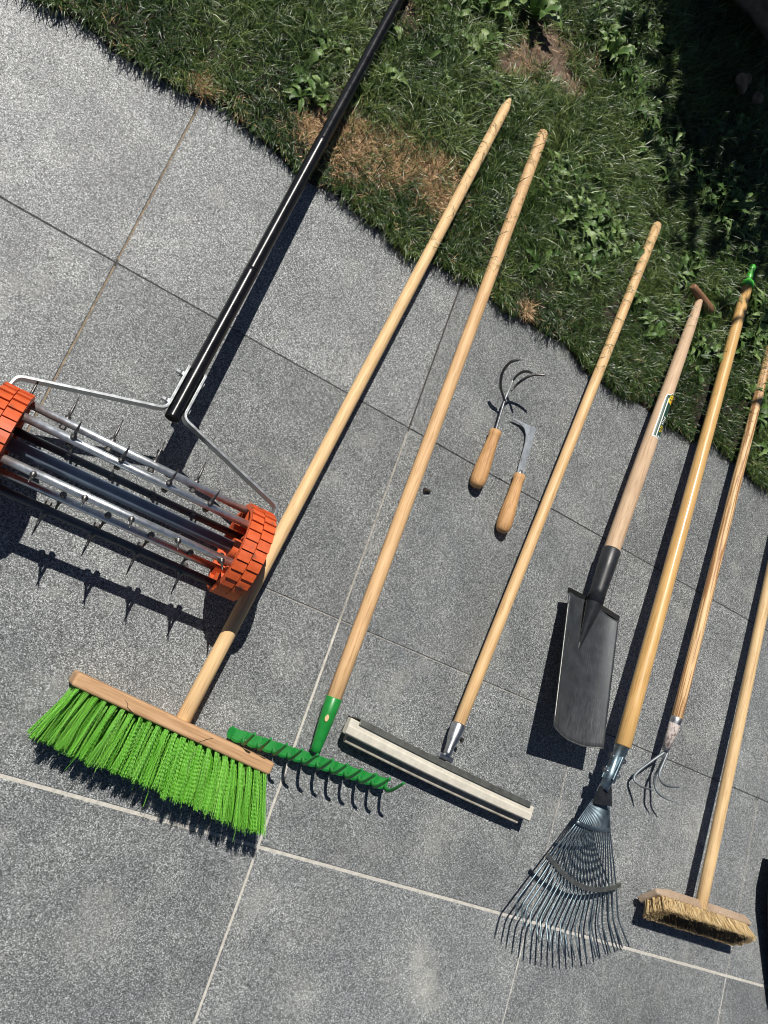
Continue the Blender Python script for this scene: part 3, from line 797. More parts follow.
# ================================================================== 5 spade
def build_spade():
    a, b, r = AXES['spade']; d = (b - a).normalized(); up = Vector((0, 0, 1))
    t = thing('spade', 'black bladed digging spade with wooden T-grip and a green sticker on its handle', 'spade', at(585, 690, 0))
    L = (b - a).length
    prof = [(-.02, .0170), (0, .0176), (L * .25, .0176), (L * .5, .0165), (L * .72, .0150), (L * .86, .0132), (L * .93, .0112), (L - .012, .0084), (L, .0072)]
    h = lathe('handle', a, b, prof, M['wood_spade'], t, 24)
    # T grip across the end
    g0 = at(692.5, 286, .056); g1 = at(710.5, 311.5, .030)
    gd = (g1 - g0); gl = gd.length
    lathe('grip', g0, g1, [(0, .006), (.003, .0088), (gl * .2, .0100), (gl * .5, .0118), (gl * .8, .0130), (gl - .006, .0125), (gl - .001, .0095), (gl, .007)], M['wood_grip'], t, 20)
    # blade: pressed sheet, dished, tip lifted off the slabs
    # corners: (px, py, z)
    TL = at(569.5, 592, .046); TR = at(619, 620.5, .046)
    FOOT = [Vector(p) for p in ((1.0404, .3701, .1082), (1.0602, .3598, .0910), (1.1058, .3503, .0723), (1.1366, .3484, .0666), (1.1715, .3503, .0660), (1.2083, .3595, .0760))]
    FW = (0, .10, .33, .50, .72, 1)
    def foot(w):
        for i in range(5):
            if w <= FW[i + 1]:
                k = (w - FW[i]) / (FW[i + 1] - FW[i])
                p0 = FOOT[max(0, i - 1)]; p1 = FOOT[i]; p2 = FOOT[i + 1]; p3 = FOOT[min(5, i + 2)]
                return .5 * ((2 * p1) + (p2 - p0) * k + (2 * p0 - 5 * p1 + 4 * p2 - p3) * k * k + (3 * p1 - p0 - 3 * p2 + p3) * k ** 3)
    TC = at(596, 606, .027); BC = foot(.5)
    K, Q = 26, 20; rows = []
    # parabola across: pass through the centre line point
    for i in range(K + 1):
        s = i / K
        row = []
        for q in range(Q + 1):
            w = q / Q
            top = TL * ((1 - w) * (1 - 2 * w)) + TC * (4 * w * (1 - w)) + TR * (w * (2 * w - 1))
            p = top.lerp(foot(w), s)
            # lower edge rounded off
            row.append(p)
        rows.append(row)
    ld = (BC - TC).normalized()
    m = MB(); m.sheet(rows, .0022)
    m.cur = 0
    mt = M['blade_steel']; nt = mt.node_tree; b = nt.nodes['Principled BSDF']; old = b.inputs['Base Color'].links[0].from_socket
    tc = N(nt, 'ShaderNodeTexCoord').outputs['Object']; sx = N(nt, 'ShaderNodeSeparateXYZ'); nt.links.new(tc, sx.inputs[0])
    y1 = BC.y - t.location.y
    mr = N(nt, 'ShaderNodeMapRange'); mr.inputs['From Min'].default_value = y1 + .15; mr.inputs['From Max'].default_value = y1; nt.links.new(sx.outputs[1], mr.inputs['Value'])
    mp = N(nt, 'ShaderNodeMapping'); mp.inputs['Scale'].default_value = (260, 28, 40); nt.links.new(tc, mp.inputs[0])
    n = N(nt, 'ShaderNodeTexNoise'); n.inputs['Scale'].default_value = 1; n.inputs['Detail'].default_value = 8; n.inputs['Roughness'].default_value = .7; nt.links.new(mp.outputs[0], n.inputs['Vector'])
    rw = ramp(nt, [(.64, (0, 0, 0)), (1.0, (.8, .8, .8))]); nt.links.new(mathn(nt, 'ADD', n.outputs[0], mathn(nt, 'MULTIPLY', mr.outputs[0], .28)), rw.inputs[0])
    nt.links.new(mixc(nt, old, (.125, .125, .12), rw.outputs[0]), b.inputs['Base Color'])
    bl = m.build('blade', M['blade_steel'], t)
    # bright worn rim on the left side and the foot
    rim = MB()
    pts = [rows[i][0] + up * .0004 for i in range(2, K + 1)]
    rim.tube(pts, .0013, 6); rim.tube([rows[K][q] + up * .0003 for q in range(Q + 1)], .0012, 6)
    rim.build('worn_rim', M['blade_edge'], bl)
    # folded treads at the top; their shade is painted in as near-black colour
    for (p0, p1, o0) in ((rows[0][0], rows[0][6], 0), (rows[0][12], rows[0][Q], 1)):
        tr = MB(); e = (p1 - p0).normalized()
        tr.box((p0 + p1) / 2 + (-ld) * .0045 - up * .003, e, -ld, up, (p1 - p0).length / 2 + .002, .0060, .0022, .0006)
        tr.build('tread', M['black_rubber_and_shade'], bl)
    # socket tube running into a flattened spine on the blade
    sa = a + d * .006
    apex = at(579.5, 653, .050)
    mid = at(594.5, 603, .050)
    path = [sa, a.lerp(mid, .5) + up * .000, mid]
    tb = MB(); tb.tube([sa, sa - d * .002, a.lerp(mid, .35), a.lerp(mid, .75), mid], [.0185, .0200, .0190, .0172, .0180], 20)
    def onblade(s, w):
        i = min(K - 1, int(s * K)); f = s * K - i; q = min(Q - 1, int(w * Q)); g = w * Q - q
        return (rows[i][q] * (1 - g) + rows[i][q + 1] * g) * (1 - f) + (rows[i + 1][q] * (1 - g) + rows[i + 1][q + 1] * g) * f
    # triangular spine: base width at the top, apex lower down
    wl = rows[0][Q] - rows[0][0]; wl.normalize()
    sec = []
    for k in range(9):
        s = k / 8
        c = mid.lerp(apex, s)
        hw = .0180 * (1 - s) + .0012 * s
        hh = .0165 * (1 - s) ** 1.3 + .0010
        c = c - up * (.006 * s)
        sec.append([c + wl * (hw * math.cos(x)) + up * (hh * math.sin(x)) for x in [math.pi * (1.12 - 1.24 * j / 12) for j in range(13)]])
    tb.grid(sec, True)
    so = tb.build('socket', M['socket_steel'], t)
    weld = MB()
    weld.tube([row[0] + up * .001 + wl * .0006 for row in sec], .0012, 6)
    weld.build('weld_seam', M['blade_edge'], so)
    # rivets at the rim of the socket
    # sticker, wrapped on the handle
    LA = at(655.5, 439, .06); LB = at(668.5, 390.5, .06)
    def along(p): return (p - a).dot(d)
    s0, s1 = along(LA), along(LB)
    view = (CAM - (a + d * ((s0 + s1) / 2))).normalized()
    n0 = (up - d * up.dot(d)).normalized(); sd = d.cross(n0)         # frame round the handle
    def rad_at(s):
        ts = [x for x, _ in prof]; rs = [y for _, y in prof]
        return float(np.interp(s, ts, rs))
    def wrap(m, poly, lift, k):
        m.cur = k
        pts = []
        for (s, an) in poly:
            rr = rad_at(s) + lift; pts.append(a + d * s + (n0 * math.cos(an) + sd * math.sin(an)) * rr)
        m.add(pts, [tuple(range(len(pts)))])
    def patch(m, sA, sB, aA, aB, lift, k, roundtop=0.0, K1=14, K2=10):
        m.cur = k; rws = []
        for i in range(K1 + 1):
            s = sA + (sB - sA) * i / K1; row = []
            sh = 1.0
            if roundtop and s > sB - roundtop: sh = math.sqrt(max(.02, 1 - ((s - (sB - roundtop)) / roundtop) ** 2))
            for j in range(K2 + 1):
                an = (aA + aB) / 2 + (aB - aA) / 2 * sh * (2 * j / K2 - 1); rr = rad_at(s) + lift
                row.append(a + d * s + (n0 * math.cos(an) + sd * math.sin(an)) * rr)
            rws.append(row)
        m.grid(rws, True)
    st = MB(); A0, A1 = -.72, 1.35
    Ls = s1 - s0
    patch(st, s0, s1, A0, A1, .0003, 0, .018)
    patch(st, s0 + .003, s1 - .003, A0 + .12, A1 - .12, .0006, 1, .016)
    patch(st, s0 + .002, s1 - .020, A0 + .46, A0 + .60, .0009, 0, 0)        # long white line
    patch(st, s1 - .030, s1 - .005, A0 + .60, A1 - .16, .0010, 2, .012)     # yellow emblem
    patch(st, s1 - .026, s1 - .014, A0 + 1.15, A1 - .22, .0013, 3, 0)
    patch(st, s1 - .022, s1 - .019, A0 + .70, A0 + 1.1, .0013, 1, 0)
    patch(st, s1 - .014, s1 - .012, A0 + .75, A0 + 1.0, .0013, 1, 0)
    # lettering, too small to read: white strokes and a yellow word
    x0 = s0 + .040
    for (ds, w, aa, ab) in ((0, .0022, .70, 1.02), (.0045, .0020, .70, .90), (.0045, .0020, .98, 1.08), (.009, .0022, .74, 1.05), (.014, .0018, .80, 1.30), (.018, .0022, .72, 1.20)):
        patch(st, x0 + ds, x0 + ds + w, A0 + aa, A0 + ab, .0010, 0, 0, 2, 4)
    x1 = s0 + .018
    for (ds, w, aa, ab) in ((0, .0024, .70, 1.0), (.005, .0022, .85, 1.4), (.010, .0024, .66, .95), (.0105, .0022, 1.05, 1.4), (.015, .0020, .72, 1.2)):
        patch(st, x1 + ds, x1 + ds + w, A0 + aa, A0 + ab, .0010, 2, 0, 2, 4)
    patch(st, s0 + .004, s0 + .0075, A0 + .75, A1 - .2, .0010, 0, 0, 2, 6)
    # only the outline of the sticker needs mapping to the handle's own object
    o = st.build('sticker', [M['st_white'], M['st_green'], M['st_yellow'], M['st_orange']], t, fixn=False)
build_spade()

def cat(pts, per=5):
    pts = [Vector(p) for p in pts]; out = []
    for i in range(len(pts) - 1):
        p0 = pts[max(i - 1, 0)]; p1 = pts[i]; p2 = pts[i + 1]; p3 = pts[min(i + 2, len(pts) - 1)]
        for k in range(per):
            s = k / per
            out.append(.5 * ((2 * p1) + (p2 - p0) * s + (2 * p0 - 5 * p1 + 4 * p2 - p3) * s * s + (3 * p1 - p0 - 3 * p2 + p3) * s ** 3))
    out.append(pts[-1]); return out

# ================================================================== 6 leaf rake
def build_leafrake():
    a, b, r = AXES['leafrake']; d = (b - a).normalized(); up = Vector((0, 0, 1))
    t = thing('leaf_rake', 'steel fan leaf rake with yellow lacquered handle and green end cap', 'leaf rake', at(575, 880, 0))
    stick('handle', a - d * .004, b, .0168, .0140, M['wood_leafrake'], t, tip='flat', roll=.8)
    # green hanging cap
    c0 = b - d * .006
    cp = lathe('end_cap', c0, c0 + d * .06, [(0, .0165), (.012, .0168), (.018, .0150), (.022, .0085), (.030, .0070), (.036, .0095), (.045, .0080), (.060, .0085), (.066, .0105), (.075, .0085), (.080, .003)], M['green_cap'], t, 16)
    sd = d.cross(up).normalized()
    # clamp socket of folded sheet
    n1 = at(603.5, 790, .075)
    Ls = (a - n1).length; e = (n1 - a).normalized()
    m = MB()
    m.tube([a + d * .003, a + d * .0015, a - e * .02, n1.lerp(a, .35), n1], [.0166, .0172, .0156, .0115, .0095], 16, flat=(1, .95))
    m.box(a.lerp(n1, .5) + sd * .0, e, sd, up, .026, .0035, .0165, .001)
    so = m.build('socket', M['leafrake_metal'], t)
    # clamp jaws and wing bolts
    for (s, w) in ((.30, 1), (.62, -1)):
        c = a.lerp(n1, s)
        m = MB(); m.tube([c - sd * .021, c + sd * .021], .0030, 8)
        m.tube([c + sd * .0165, c + sd * .0205], .0065, 6, smooth=False)
        m.tube([c - sd * .0205, c - sd * .0165], .0065, 6, smooth=False)
        m.build('clamp_bolt', M['zinc'], so)
    for sgn in (-1, 1):
        m = MB(); c = a.lerp(n1, .66) + sd * (.0135 * sgn)
        m.box(c, e, sd, up, .013, .0055, .002, .0008); m.build('clamp_jaw', M['leafrake_metal'], so)
    # neck plate
    m = MB(); z0 = .073
    m.prism([at(599, 786, z0), at(609.5, 786, z0), at(610, 806, z0), at(592.5, 803, z0)], up, .006)
    m.build('neck_plate', M['socket_steel'], so)
    # tines
    def quad(p0, p1, p2, s):  # through p1 at the middle
        return ((1 - s) * (1 - 2 * s) * p0[0] + 4 * s * (1 - s) * p1[0] + s * (2 * s - 1) * p2[0], (1 - s) * (1 - 2 * s) * p0[1] + 4 * s * (1 - s) * p1[1] + s * (2 * s - 1) * p2[1])
    H = ((593, 799), (601, 803), (609, 803))
    G = ((577, 822), (595, 829), (610, 830))
    S = ((549, 857), (581, 886), (616, 886.5))
    # the hooked tips are located by their shadows on the slabs
    TIPS = [(494.5, 938), (500.8, 944.5), (506, 948.5), (512, 954), (519, 958), (524, 960.5), (531, 964), (536.5, 965), (542.5, 966.5), (549, 968), (555, 968), (562, 969), (569, 969), (576, 967.5), (585, 966.5), (591, 964), (598, 962), (605, 959), (613.5, 955.5), (620.5, 952), (627.5, 951)]
    nt_ = len(TIPS); TIPS = [(x - 6 * (i / (nt_ - 1)) ** 1.5, y) for i, (x, y) in enumerate(TIPS)]
    def lifted(x, y, h): return at(x, y, 0) - SUN * (h / -SUN.z)
    for i in range(nt_):
        s = i / (nt_ - 1)
        j = random.gauss(0, .0015)
        h = quad(*H, s); g = quad(*G, s); sp = quad(*S, s)
        bv = quad((5.5, -23), (0, -34), (-8, -29), s)
        dip = .004 * math.sin(math.pi * s)
        bend = lifted(TIPS[i][0] + bv[0], TIPS[i][1] + bv[1], .066 * (1 - s) + .016 * s + j * .6); tip = lifted(*TIPS[i], .092 * (1 - s) + .026 * s + j)
        zs = .0655 * (1 - s) + .019 * s; spw = at(sp[0], sp[1], zs); md = (bend - spw).normalized()
        pts = [at(h[0], h[1], .073 - .012 * s), at(g[0], g[1], .082 + dip - .026 * s), at((g[0] + sp[0]) / 2, (g[1] + sp[1]) / 2, .076 + dip - .038 * s), spw, spw.lerp(bend, .5)]
        path = cat(pts, 4) + [bend - md * .006, bend + (tip - bend) * .12, bend.lerp(tip, .55) + md * .001, tip]
        k = len(path)
        m = MB(); m.tube(path, [.0015 + .0006 * min(1, j / 10) for j in range(k - 1)] + [.0016], 6, flat=(1.0, .6))
        m.build('tine', M['leafrake_metal'], t)
    # spreader bar
    m = MB()
    pts = [at(*quad(*S, s), .0690 * (1 - s) + .0225 * s) for s in [-.03 + 1.09 * q / 16 for q in range(17)]]
    m.tube(pts, .0044, 4, flat=(1.0, .35)); m.build('spreader_bar', M['spreader'], t)
    m = MB(); pts = [at(*quad(*G, s), .0872 + .004 * math.sin(math.pi * s) - .026 * s) for s in [q / 10 for q in range(11)]]
    m.tube(pts, .0040, 6, flat=(1.0, .4)); m.build('ridge_bar', M['leafrake_metal'], t)
build_leafrake()

# ================================================================== 7 long cultivator
def build_cultivator():
    a, b, r = AXES['cultivator']; d = (b - a).normalized(); up = Vector((0, 0, 1))
    t = thing('hand_cultivator', 'long handled cultivator with three bent steel tines and streaky wooden handle', 'cultivator', at(655, 780, 0))
    stick('handle', a - d * .003, b, .0122, .0118, M['wood_cultivator'], t, roll=.2)
    n1 = at(665, 751, .042); e = (n1 - a); L = e.length
    lathe('socket', n1, a + d * .004, [(0, .0062), (.004, .0074), (L * .5, .0098), (L - .006, .0124), (L + .003, .0127), (L + .004, .0118)], M['zinc_dull'], t, 18)
    # worn paper label wrapped round the socket
    sdd = -e.normalized()
    L2 = L
    lathe('worn_label', n1 + sdd * .006, a - sdd * .0115, [(0, .0084), ((L2 - .0175) * .5, .0105), (L2 - .0175, .0122)], M['worn_paper'], t, 18)
    P = [[at(665, 752, .042), at(652, 761, .034), at(637, 772.5, .022), at(634.3, 780, .022), at(643, 787, .040), at(653, 790, .065)],
         [at(666, 752, .042), at(660, 766, .032), at(654.5, 778.5, .016), at(656.5, 790, .020), at(663, 797, .040), at(675.5, 802, .061)],
         [at(668, 752, .044), at(662.5, 765, .044), at(659.5, 773, .046), at(660.8, 780.5, .055), at(667, 786, .075), at(680.5, 787.4, .103)]]
    for p in P:
        q = cat(p, 5); k = len(q); m = MB()
        m.tube(q, [0.0029 if j < k * .7 else .0029 - .0014 * (j / (k - 1) - .7) / .3 for j in range(k)], 8)
        m.build('tine', M['rough_steel'], t)
build_cultivator()

# ================================================================== 8 scrub broom
def build_scrub():
    a, b, r = AXES['scrub']; d = (b - a).normalized(); up = Vector((0, 0, 1))
    t = thing('scrub_broom', 'small scrubbing broom with worn grey wood head and short straw-coloured bristles', 'broom', at(698, 915, 0))
    stick('handle', a - d * .026, b, .0126, .0120, M['wood_scrub'], t, roll=.6)
    th = R3(36); zc = .036
    l = at(657, 889, .0575); rr = at(750.5, 920.5, .0575)
    u = (rr - l); u.z = 0; ln = u.length; u.normalize(); v = Vector((u.y, -u.x, 0))
    if v.y > 0: v = -v
    w = v * math.cos(th) + up * math.sin(th); nn = up * math.cos(th) - v * math.sin(th)
    lm = Vector((l.x, l.y, zc + .027 * math.cos(th))) - nn * .027
    Tk, H = .0098, .027
    poly = [(.0, Tk), (ln, Tk), (ln + .002, Tk - .007), (ln - .014, -Tk), (.040, -Tk), (-.003, Tk - .012)]
    bd = MB(); bd.prism([lm + u * s + w * b_ - nn * H for (s, b_) in poly], nn, H * 2)
    bd.build('board', M['wood_grey'], t, bevel=.004)
    items = []; dark = []
    nu, nr = 34, 7
    for j in range(nr):
        fz = j / (nr - 1); a0 = .0225 - .0445 * fz
        inset = .020 * abs(2 * fz - 1) ** 2.5
        for i in range(nu):
            f = (i + (.5 if j % 2 else 0)) / (nu - .5)
            s = .006 + inset * .6 + (ln - .010 - inset * 1.2) * f; root = lm + u * s + nn * a0 + w * (Tk - .001)
            for k in range(26):
                Lb = random.uniform(.0275, .0310)
                tip = root + w * Lb + u * ((f - .5) * .020 + random.gauss(0, .0028)) + nn * ((.5 - fz) * .010 + random.gauss(0, .0022))
                tip.z = max(.001, tip.z)
                it = (root + u * random.gauss(0, .0021) + nn * random.gauss(0, .0016), tip, .00052, nn * random.gauss(0, .0007), random.uniform(0, 6.28))
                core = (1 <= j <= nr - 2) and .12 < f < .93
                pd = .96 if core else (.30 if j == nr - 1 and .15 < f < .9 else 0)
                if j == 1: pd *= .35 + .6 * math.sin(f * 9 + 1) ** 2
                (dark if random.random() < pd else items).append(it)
    bristle_set('bristles', items, M['straw_bristle'], t, nseg=4)
    bristle_set('dirty_bristles', dark, M['dark_bristle'], t, nseg=4)
build_scrub()

# ================================================================== 9 two hand tools
def grip_prof(L, r):
    return [(0, r * .45), (.002, r * .72), (.007, r * .93), (.018, r * 1.06), (L * .32, r * 1.05), (L * .55, r * .90), (L * .75, r * .80), (L - .016, r * .74), (L - .012, r * .80), (L - .004, r * .84), (L - .001, r * .74), (L, r * .5)]
def build_handtools():
    up = Vector((0, 0, 1))
    t = thing('hand_fork', 'small hand cultivator with three curled wire prongs and short round wooden grip', 'hand tool', at(495, 430, 0))
    g0 = at(475.5, 487, .0150); g1 = at(496, 430.5, .0180); d = (g1 - g0).normalized(); L = (g1 - g0).length
    gp = lathe('grip', g0, g1, grip_prof(L, .0158), M['wood_grip_small'], t, 20)
    m = MB(); hc = at(482.8, 472.5, .0288); m.tube([hc - up * .004, hc + up * .0002], .0028, 12); m.build('hang_hole', M['dirt'], gp)
    z = .020
    stem = [g1 - d * .01, at(504, 402.5, .026), at(509, 390, .030), at(513, 380, .034)]
    m = MB(); m.tube(cat(stem, 4), .0022, 8); m.build('stem', M['zinc'], t)
    P = [[at(505, 401.5, .026), at(502.5, 394, .034), at(500.6, 386, .044), at(501.6, 375, .058), at(506.5, 366, .075), at(512, 361.5, .090), at(520.3, 359.3, .102)],
         [at(513, 380.5, .034), at(516, 376.5, .042), at(520, 373.2, .054), at(525.5, 371.3, .068), at(532, 372.6, .083)],
         [at(511, 391, .030), at(515, 386.5, .034), at(520.5, 381.5, .044), at(528, 376.8, .057), at(535.5, 374.6, .067), at(545.5, 375.5, .078)]]
    for p in P:
        q = cat(p, 5); k = len(q); m = MB()
        m.tube(q, [.0024 + .0007 * min(1, j / k * 2.0) - .0012 * max(0, j / k - .85) / .15 for j in range(k)], 8)
        m.build('prong', M['bolt_steel'], t)
    t = thing('weeding_knife', 'small weeding knife with hooked flat steel blade and short wooden grip', 'hand tool', at(515, 480, 0))
    g0 = at(501.5, 532, .0150); g1 = at(520, 474.5, .0150); d = (g1 - g0).normalized(); L = (g1 - g0).length
    gp = lathe('grip', g0, g1, grip_prof(L, .0153), M['wood_grip_small'], t, 20, roll=2.0)
    m = MB(); hc = at(510, 517.4, .0290); m.tube([hc - up * .004, hc - up * .0002], .0016, 12); m.build('hang_hole', M['dirt'], gp)
    zb = .0085
    m = MB(); m.tube([g1 - d * .004, g1 + d * .010], [.0060, .0038], 10, flat=(1, .6)); m.build('ferrule', M['zinc'], t)
    left = [(517.4, 473), (519.2, 464), (522.5, 453), (525.2, 443), (526.2, 435), (524.6, 428.5), (520, 423.3), (512, 419)]
    right = [(523.6, 473), (526.0, 464), (528.6, 455), (531.4, 446), (533.6, 438), (535.2, 432), (536.2, 428.4), (514, 418.4)]
    m = MB(); rows = []
    for (l, r) in zip(left, right):
        pl, pr = at(*l, zb), at(*r, zb)
        rows.append([pl, pl.lerp(pr, .5) + up * .0003, pr])
    m.sheet(rows, .0018, smooth=False); m.build('blade', M['knife_steel'], t, bevel=0)
build_handtools()

# ================================================================== 10 black pan at the right edge, a crumb of soil
def build_edge_tool():
    up = Vector((0, 0, 1))
    t = thing('black_shovel', 'black plastic shovel cut off by the right edge of the photo', 'shovel', at(790, 930, 0))
    z = .035
    # dished blade, its left rim just entering the picture
    l0 = at(774.0, 852, z); l1 = at(769.5, 880, z + .006); l2 = at(768, 905, z + .004); l3 = at(771, 1008, .012)
    rows = []
    wdir = Vector((1, -.05, 0))
    for p, zc in ((l0, .02), (l1, .012), (l2, .006), (l2.lerp(l3, .5), .004), (l3, .004)):
        row = []
        for q in range(13):
            s = q / 12
            w = p + wdir * (.24 * s); w.z = p.z + (zc - p.z) * min(1, 3 * s, 3 * (1 - s)) ** 1.0
            row.append(w)
        rows.append(row)
    m = MB(); m.sheet(rows, .003); m.build('blade', M['black_rubber_and_shade'], t)
    c0 = rows[0][6] + up * .02; c1 = c0 + Vector((.10, .9, -.01))
    m = MB(); m.tube([c0 - Vector((0, .1, .005)), c0, c0 + (c1 - c0) * .1], [.012, .018, .016], 14); m.build('socket', M['black_rubber_and_shade'], t)
    stick('handle', c0, c1, .0130, .0125, M['wood_scrub'], t)
build_edge_tool()

m = MB(); c = at(427, 491, .004)
m.blob(c, (.0070, .0042, .0042), 3, .5); m.blob(c + Vector((.0055, .002, -.001)), (.0035, .0026, .0026), 5, .5); m.blob(c + Vector((-.004, -.004, -.001)), (.003, .0022, .002), 8, .5)
tag(m.build('soil_crumb', M['dirt']), 'small dark crumb of soil on the slab right of the rake handle', 'soil')

# ------------------------------------------------------------------ grass
SEGS = []
for k, (a, b, r) in AXES.items():
    SEGS.append((np.array(a), np.array(b), r))
def handle_info(P):
    """distance in plan to the nearest handle axis, and its underside height there"""
    best = np.full(len(P), 9.0); zb = np.zeros(len(P))
    for a, b, r in SEGS:
        ab = b[:2] - a[:2]; t = np.clip(((P - a[:2]) @ ab) / (ab @ ab), 0, 1)
        q = a[:2] + t[:, None] * ab; dd = np.linalg.norm(P - q, axis=1) - r
        z = a[2] + t * (b[2] - a[2]) - r
        k = dd < best; best = np.where(k, dd, best); zb = np.where(k, z, zb)
    return best, zb
GR0, GR1_ = at(692.5, 286, .05), at(710.5, 311.5, .03)
SEGS.append((np.array(GR0), np.array(GR1_), .012))

def vnoise(P, sc, seed):
    """smooth value noise on plan points"""
    r = np.random.default_rng(seed); G = r.random((64, 64))
    q = P * sc; i = np.floor(q).astype(int); f = q - i; f = f * f * (3 - 2 * f)
    i0, i1 = i % 64, (i + 1) % 64
    a = G[i0[:, 0], i0[:, 1]]; b = G[i1[:, 0], i0[:, 1]]; c = G[i0[:, 0], i1[:, 1]]; d = G[i1[:, 0], i1[:, 1]]
    return (a * (1 - f[:, 0]) + b * f[:, 0]) * (1 - f[:, 1]) + (c * (1 - f[:, 0]) + d * f[:, 0]) * f[:, 1]

def px_blob(px, py, r):
    w = at(px, py, .01); return np.array((w.x, w.y)), r
DRY = [px_blob(392, 148, .085), px_blob(352, 140, .07), px_blob(430, 165, .07), px_blob(318, 130, .05), px_blob(440, 195, .05), px_blob(232, 118, .022), px_blob(203, 90, .02), px_blob(524, 312, .022)]
BARE = [px_blob(548, 55, .10), px_blob(520, 62, .07), px_blob(565, 80, .07), px_blob(400, 8, .05), px_blob(600, 70, .05)]
def field(P, blobs, seed):
    v = np.zeros(len(P))
    nz = (vnoise(P, 22, seed) - .5) * .9 + (vnoise(P, 60, seed + 1) - .5) * .5
    for c, r in blobs:
        dd = np.linalg.norm(P - c, axis=1) / r + nz
        v = np.maximum(v, np.clip(1.35 - dd, 0, 1))
    return v

def edge_np(x): return 1.150 + .012 * np.sin(x * 9 + 1) + .009 * np.sin(x * 23 + .4) + .006 * np.sin(x * 51)

def blades(name, P, Lm, Ls, Wm, lean0, lean1, curl, mat, az=None, tintf=None, z0=.010, press=True, Lx=None, wmul=None):
    n = len(P)
    L = np.clip(rng.normal(Lm, Ls, n), Lm * .35, Lm * 2.2)
    W = Wm * rng.uniform(.6, 1.35, n)
    if wmul is not None: W = W * np.sqrt(wmul); L = L * np.where(wmul > 2, 1.6, wmul)
    A = rng.uniform(0, 2 * np.pi, n) if az is None else az
    th = np.radians(rng.uniform(lean0, lean1, n)); cu = np.radians(rng.uniform(.2, 1, n) * curl)
    if press:
        dd, zb = handle_info(P)
        near = np.clip((dd + .004) / .035, 0, 1)
        free = rng.random(n) < .06
        if Lx is not None: free |= Lx > 0
        L = np.where((dd < .030) & ~free, L * (.5 + .5 * near), L)
        th = np.where((dd < .010) & ~free, np.maximum(th, np.radians(72)), th)
    if Lx is not None:
        L = np.where(Lx > 0, Lx, L); th = np.where(Lx > 0, np.radians(rng.uniform(4, 30, n)), th); cu = np.where(Lx > 0, np.radians(rng.uniform(50, 100, n)), cu)
    D = np.stack([np.cos(A), np.sin(A)], 1); S = np.stack([-np.sin(A), np.cos(A)], 1)
    tw = rng.uniform(-.5, .5, n)
    K = 3
    pos = np.zeros((n, 3)); pos[:, :2] = P; pos[:, 2] = z0
    V = np.zeros((n, 2 * K + 1, 3)); wid = [1.0, .9, .6]
    side3 = np.zeros((n, 3)); side3[:, :2] = S; side3[:, 2] = tw
    side3 /= np.linalg.norm(side3, axis=1)[:, None]
    cur = pos.copy(); ang = th.copy()
    for k in range(K):
        V[:, 2 * k] = cur - side3 * (W * wid[k] / 2)[:, None]; V[:, 2 * k + 1] = cur + side3 * (W * wid[k] / 2)[:, None]
        step = (L / K)[:, None]
        cur = cur + np.concatenate([D * np.sin(ang)[:, None], np.cos(ang)[:, None]], 1) * step
        cur[:, 2] = np.maximum(cur[:, 2], z0 * .3 + .0015)
        ang = np.minimum(ang + cu / K * 1.6, np.radians(112))
    V[:, 2 * K] = cur
    nv = 2 * K + 1
    quads = np.array([[2 * k, 2 * k + 1, 2 * k + 3, 2 * k + 2] for k in range(K - 1)])
    base = (np.arange(n) * nv)[:, None, None]
    Q = (base + quads[None]).reshape(-1, 4)
    T = (np.arange(n) * nv)[:, None] + np.array([[2 * K - 2, 2 * K - 1, 2 * K]])
    me = bpy.data.meshes.new(name)
    me.vertices.add(n * nv); me.vertices.foreach_set('co', V.astype(np.float32).ravel())
    nl = Q.size + T.size
    me.loops.add(nl); me.loops.foreach_set('vertex_index', np.concatenate([Q.ravel(), T.ravel()]).astype(np.int32))
    np_ = len(Q) + len(T)
    me.polygons.add(np_)
    me.polygons.foreach_set('loop_start', np.concatenate([np.arange(len(Q)) * 4, Q.size + np.arange(len(T)) * 3]).astype(np.int32))
    me.polygons.foreach_set('loop_total', np.concatenate([np.full(len(Q), 4), np.full(len(T), 3)]).astype(np.int32))
    me.polygons.foreach_set('use_smooth', np.ones(np_, bool))
    me.update(calc_edges=True)
    tint = np.clip(tintf if tintf is not None else rng.random(n), 0, 1)
    a_ = me.attributes.new('tint', 'FLOAT', 'POINT'); a_.data.foreach_set('value', np.repeat(tint, nv).astype(np.float32))
    me.materials.append(mat)
    o = bpy.data.objects.new(name, me); COL.objects.link(o)
    return o

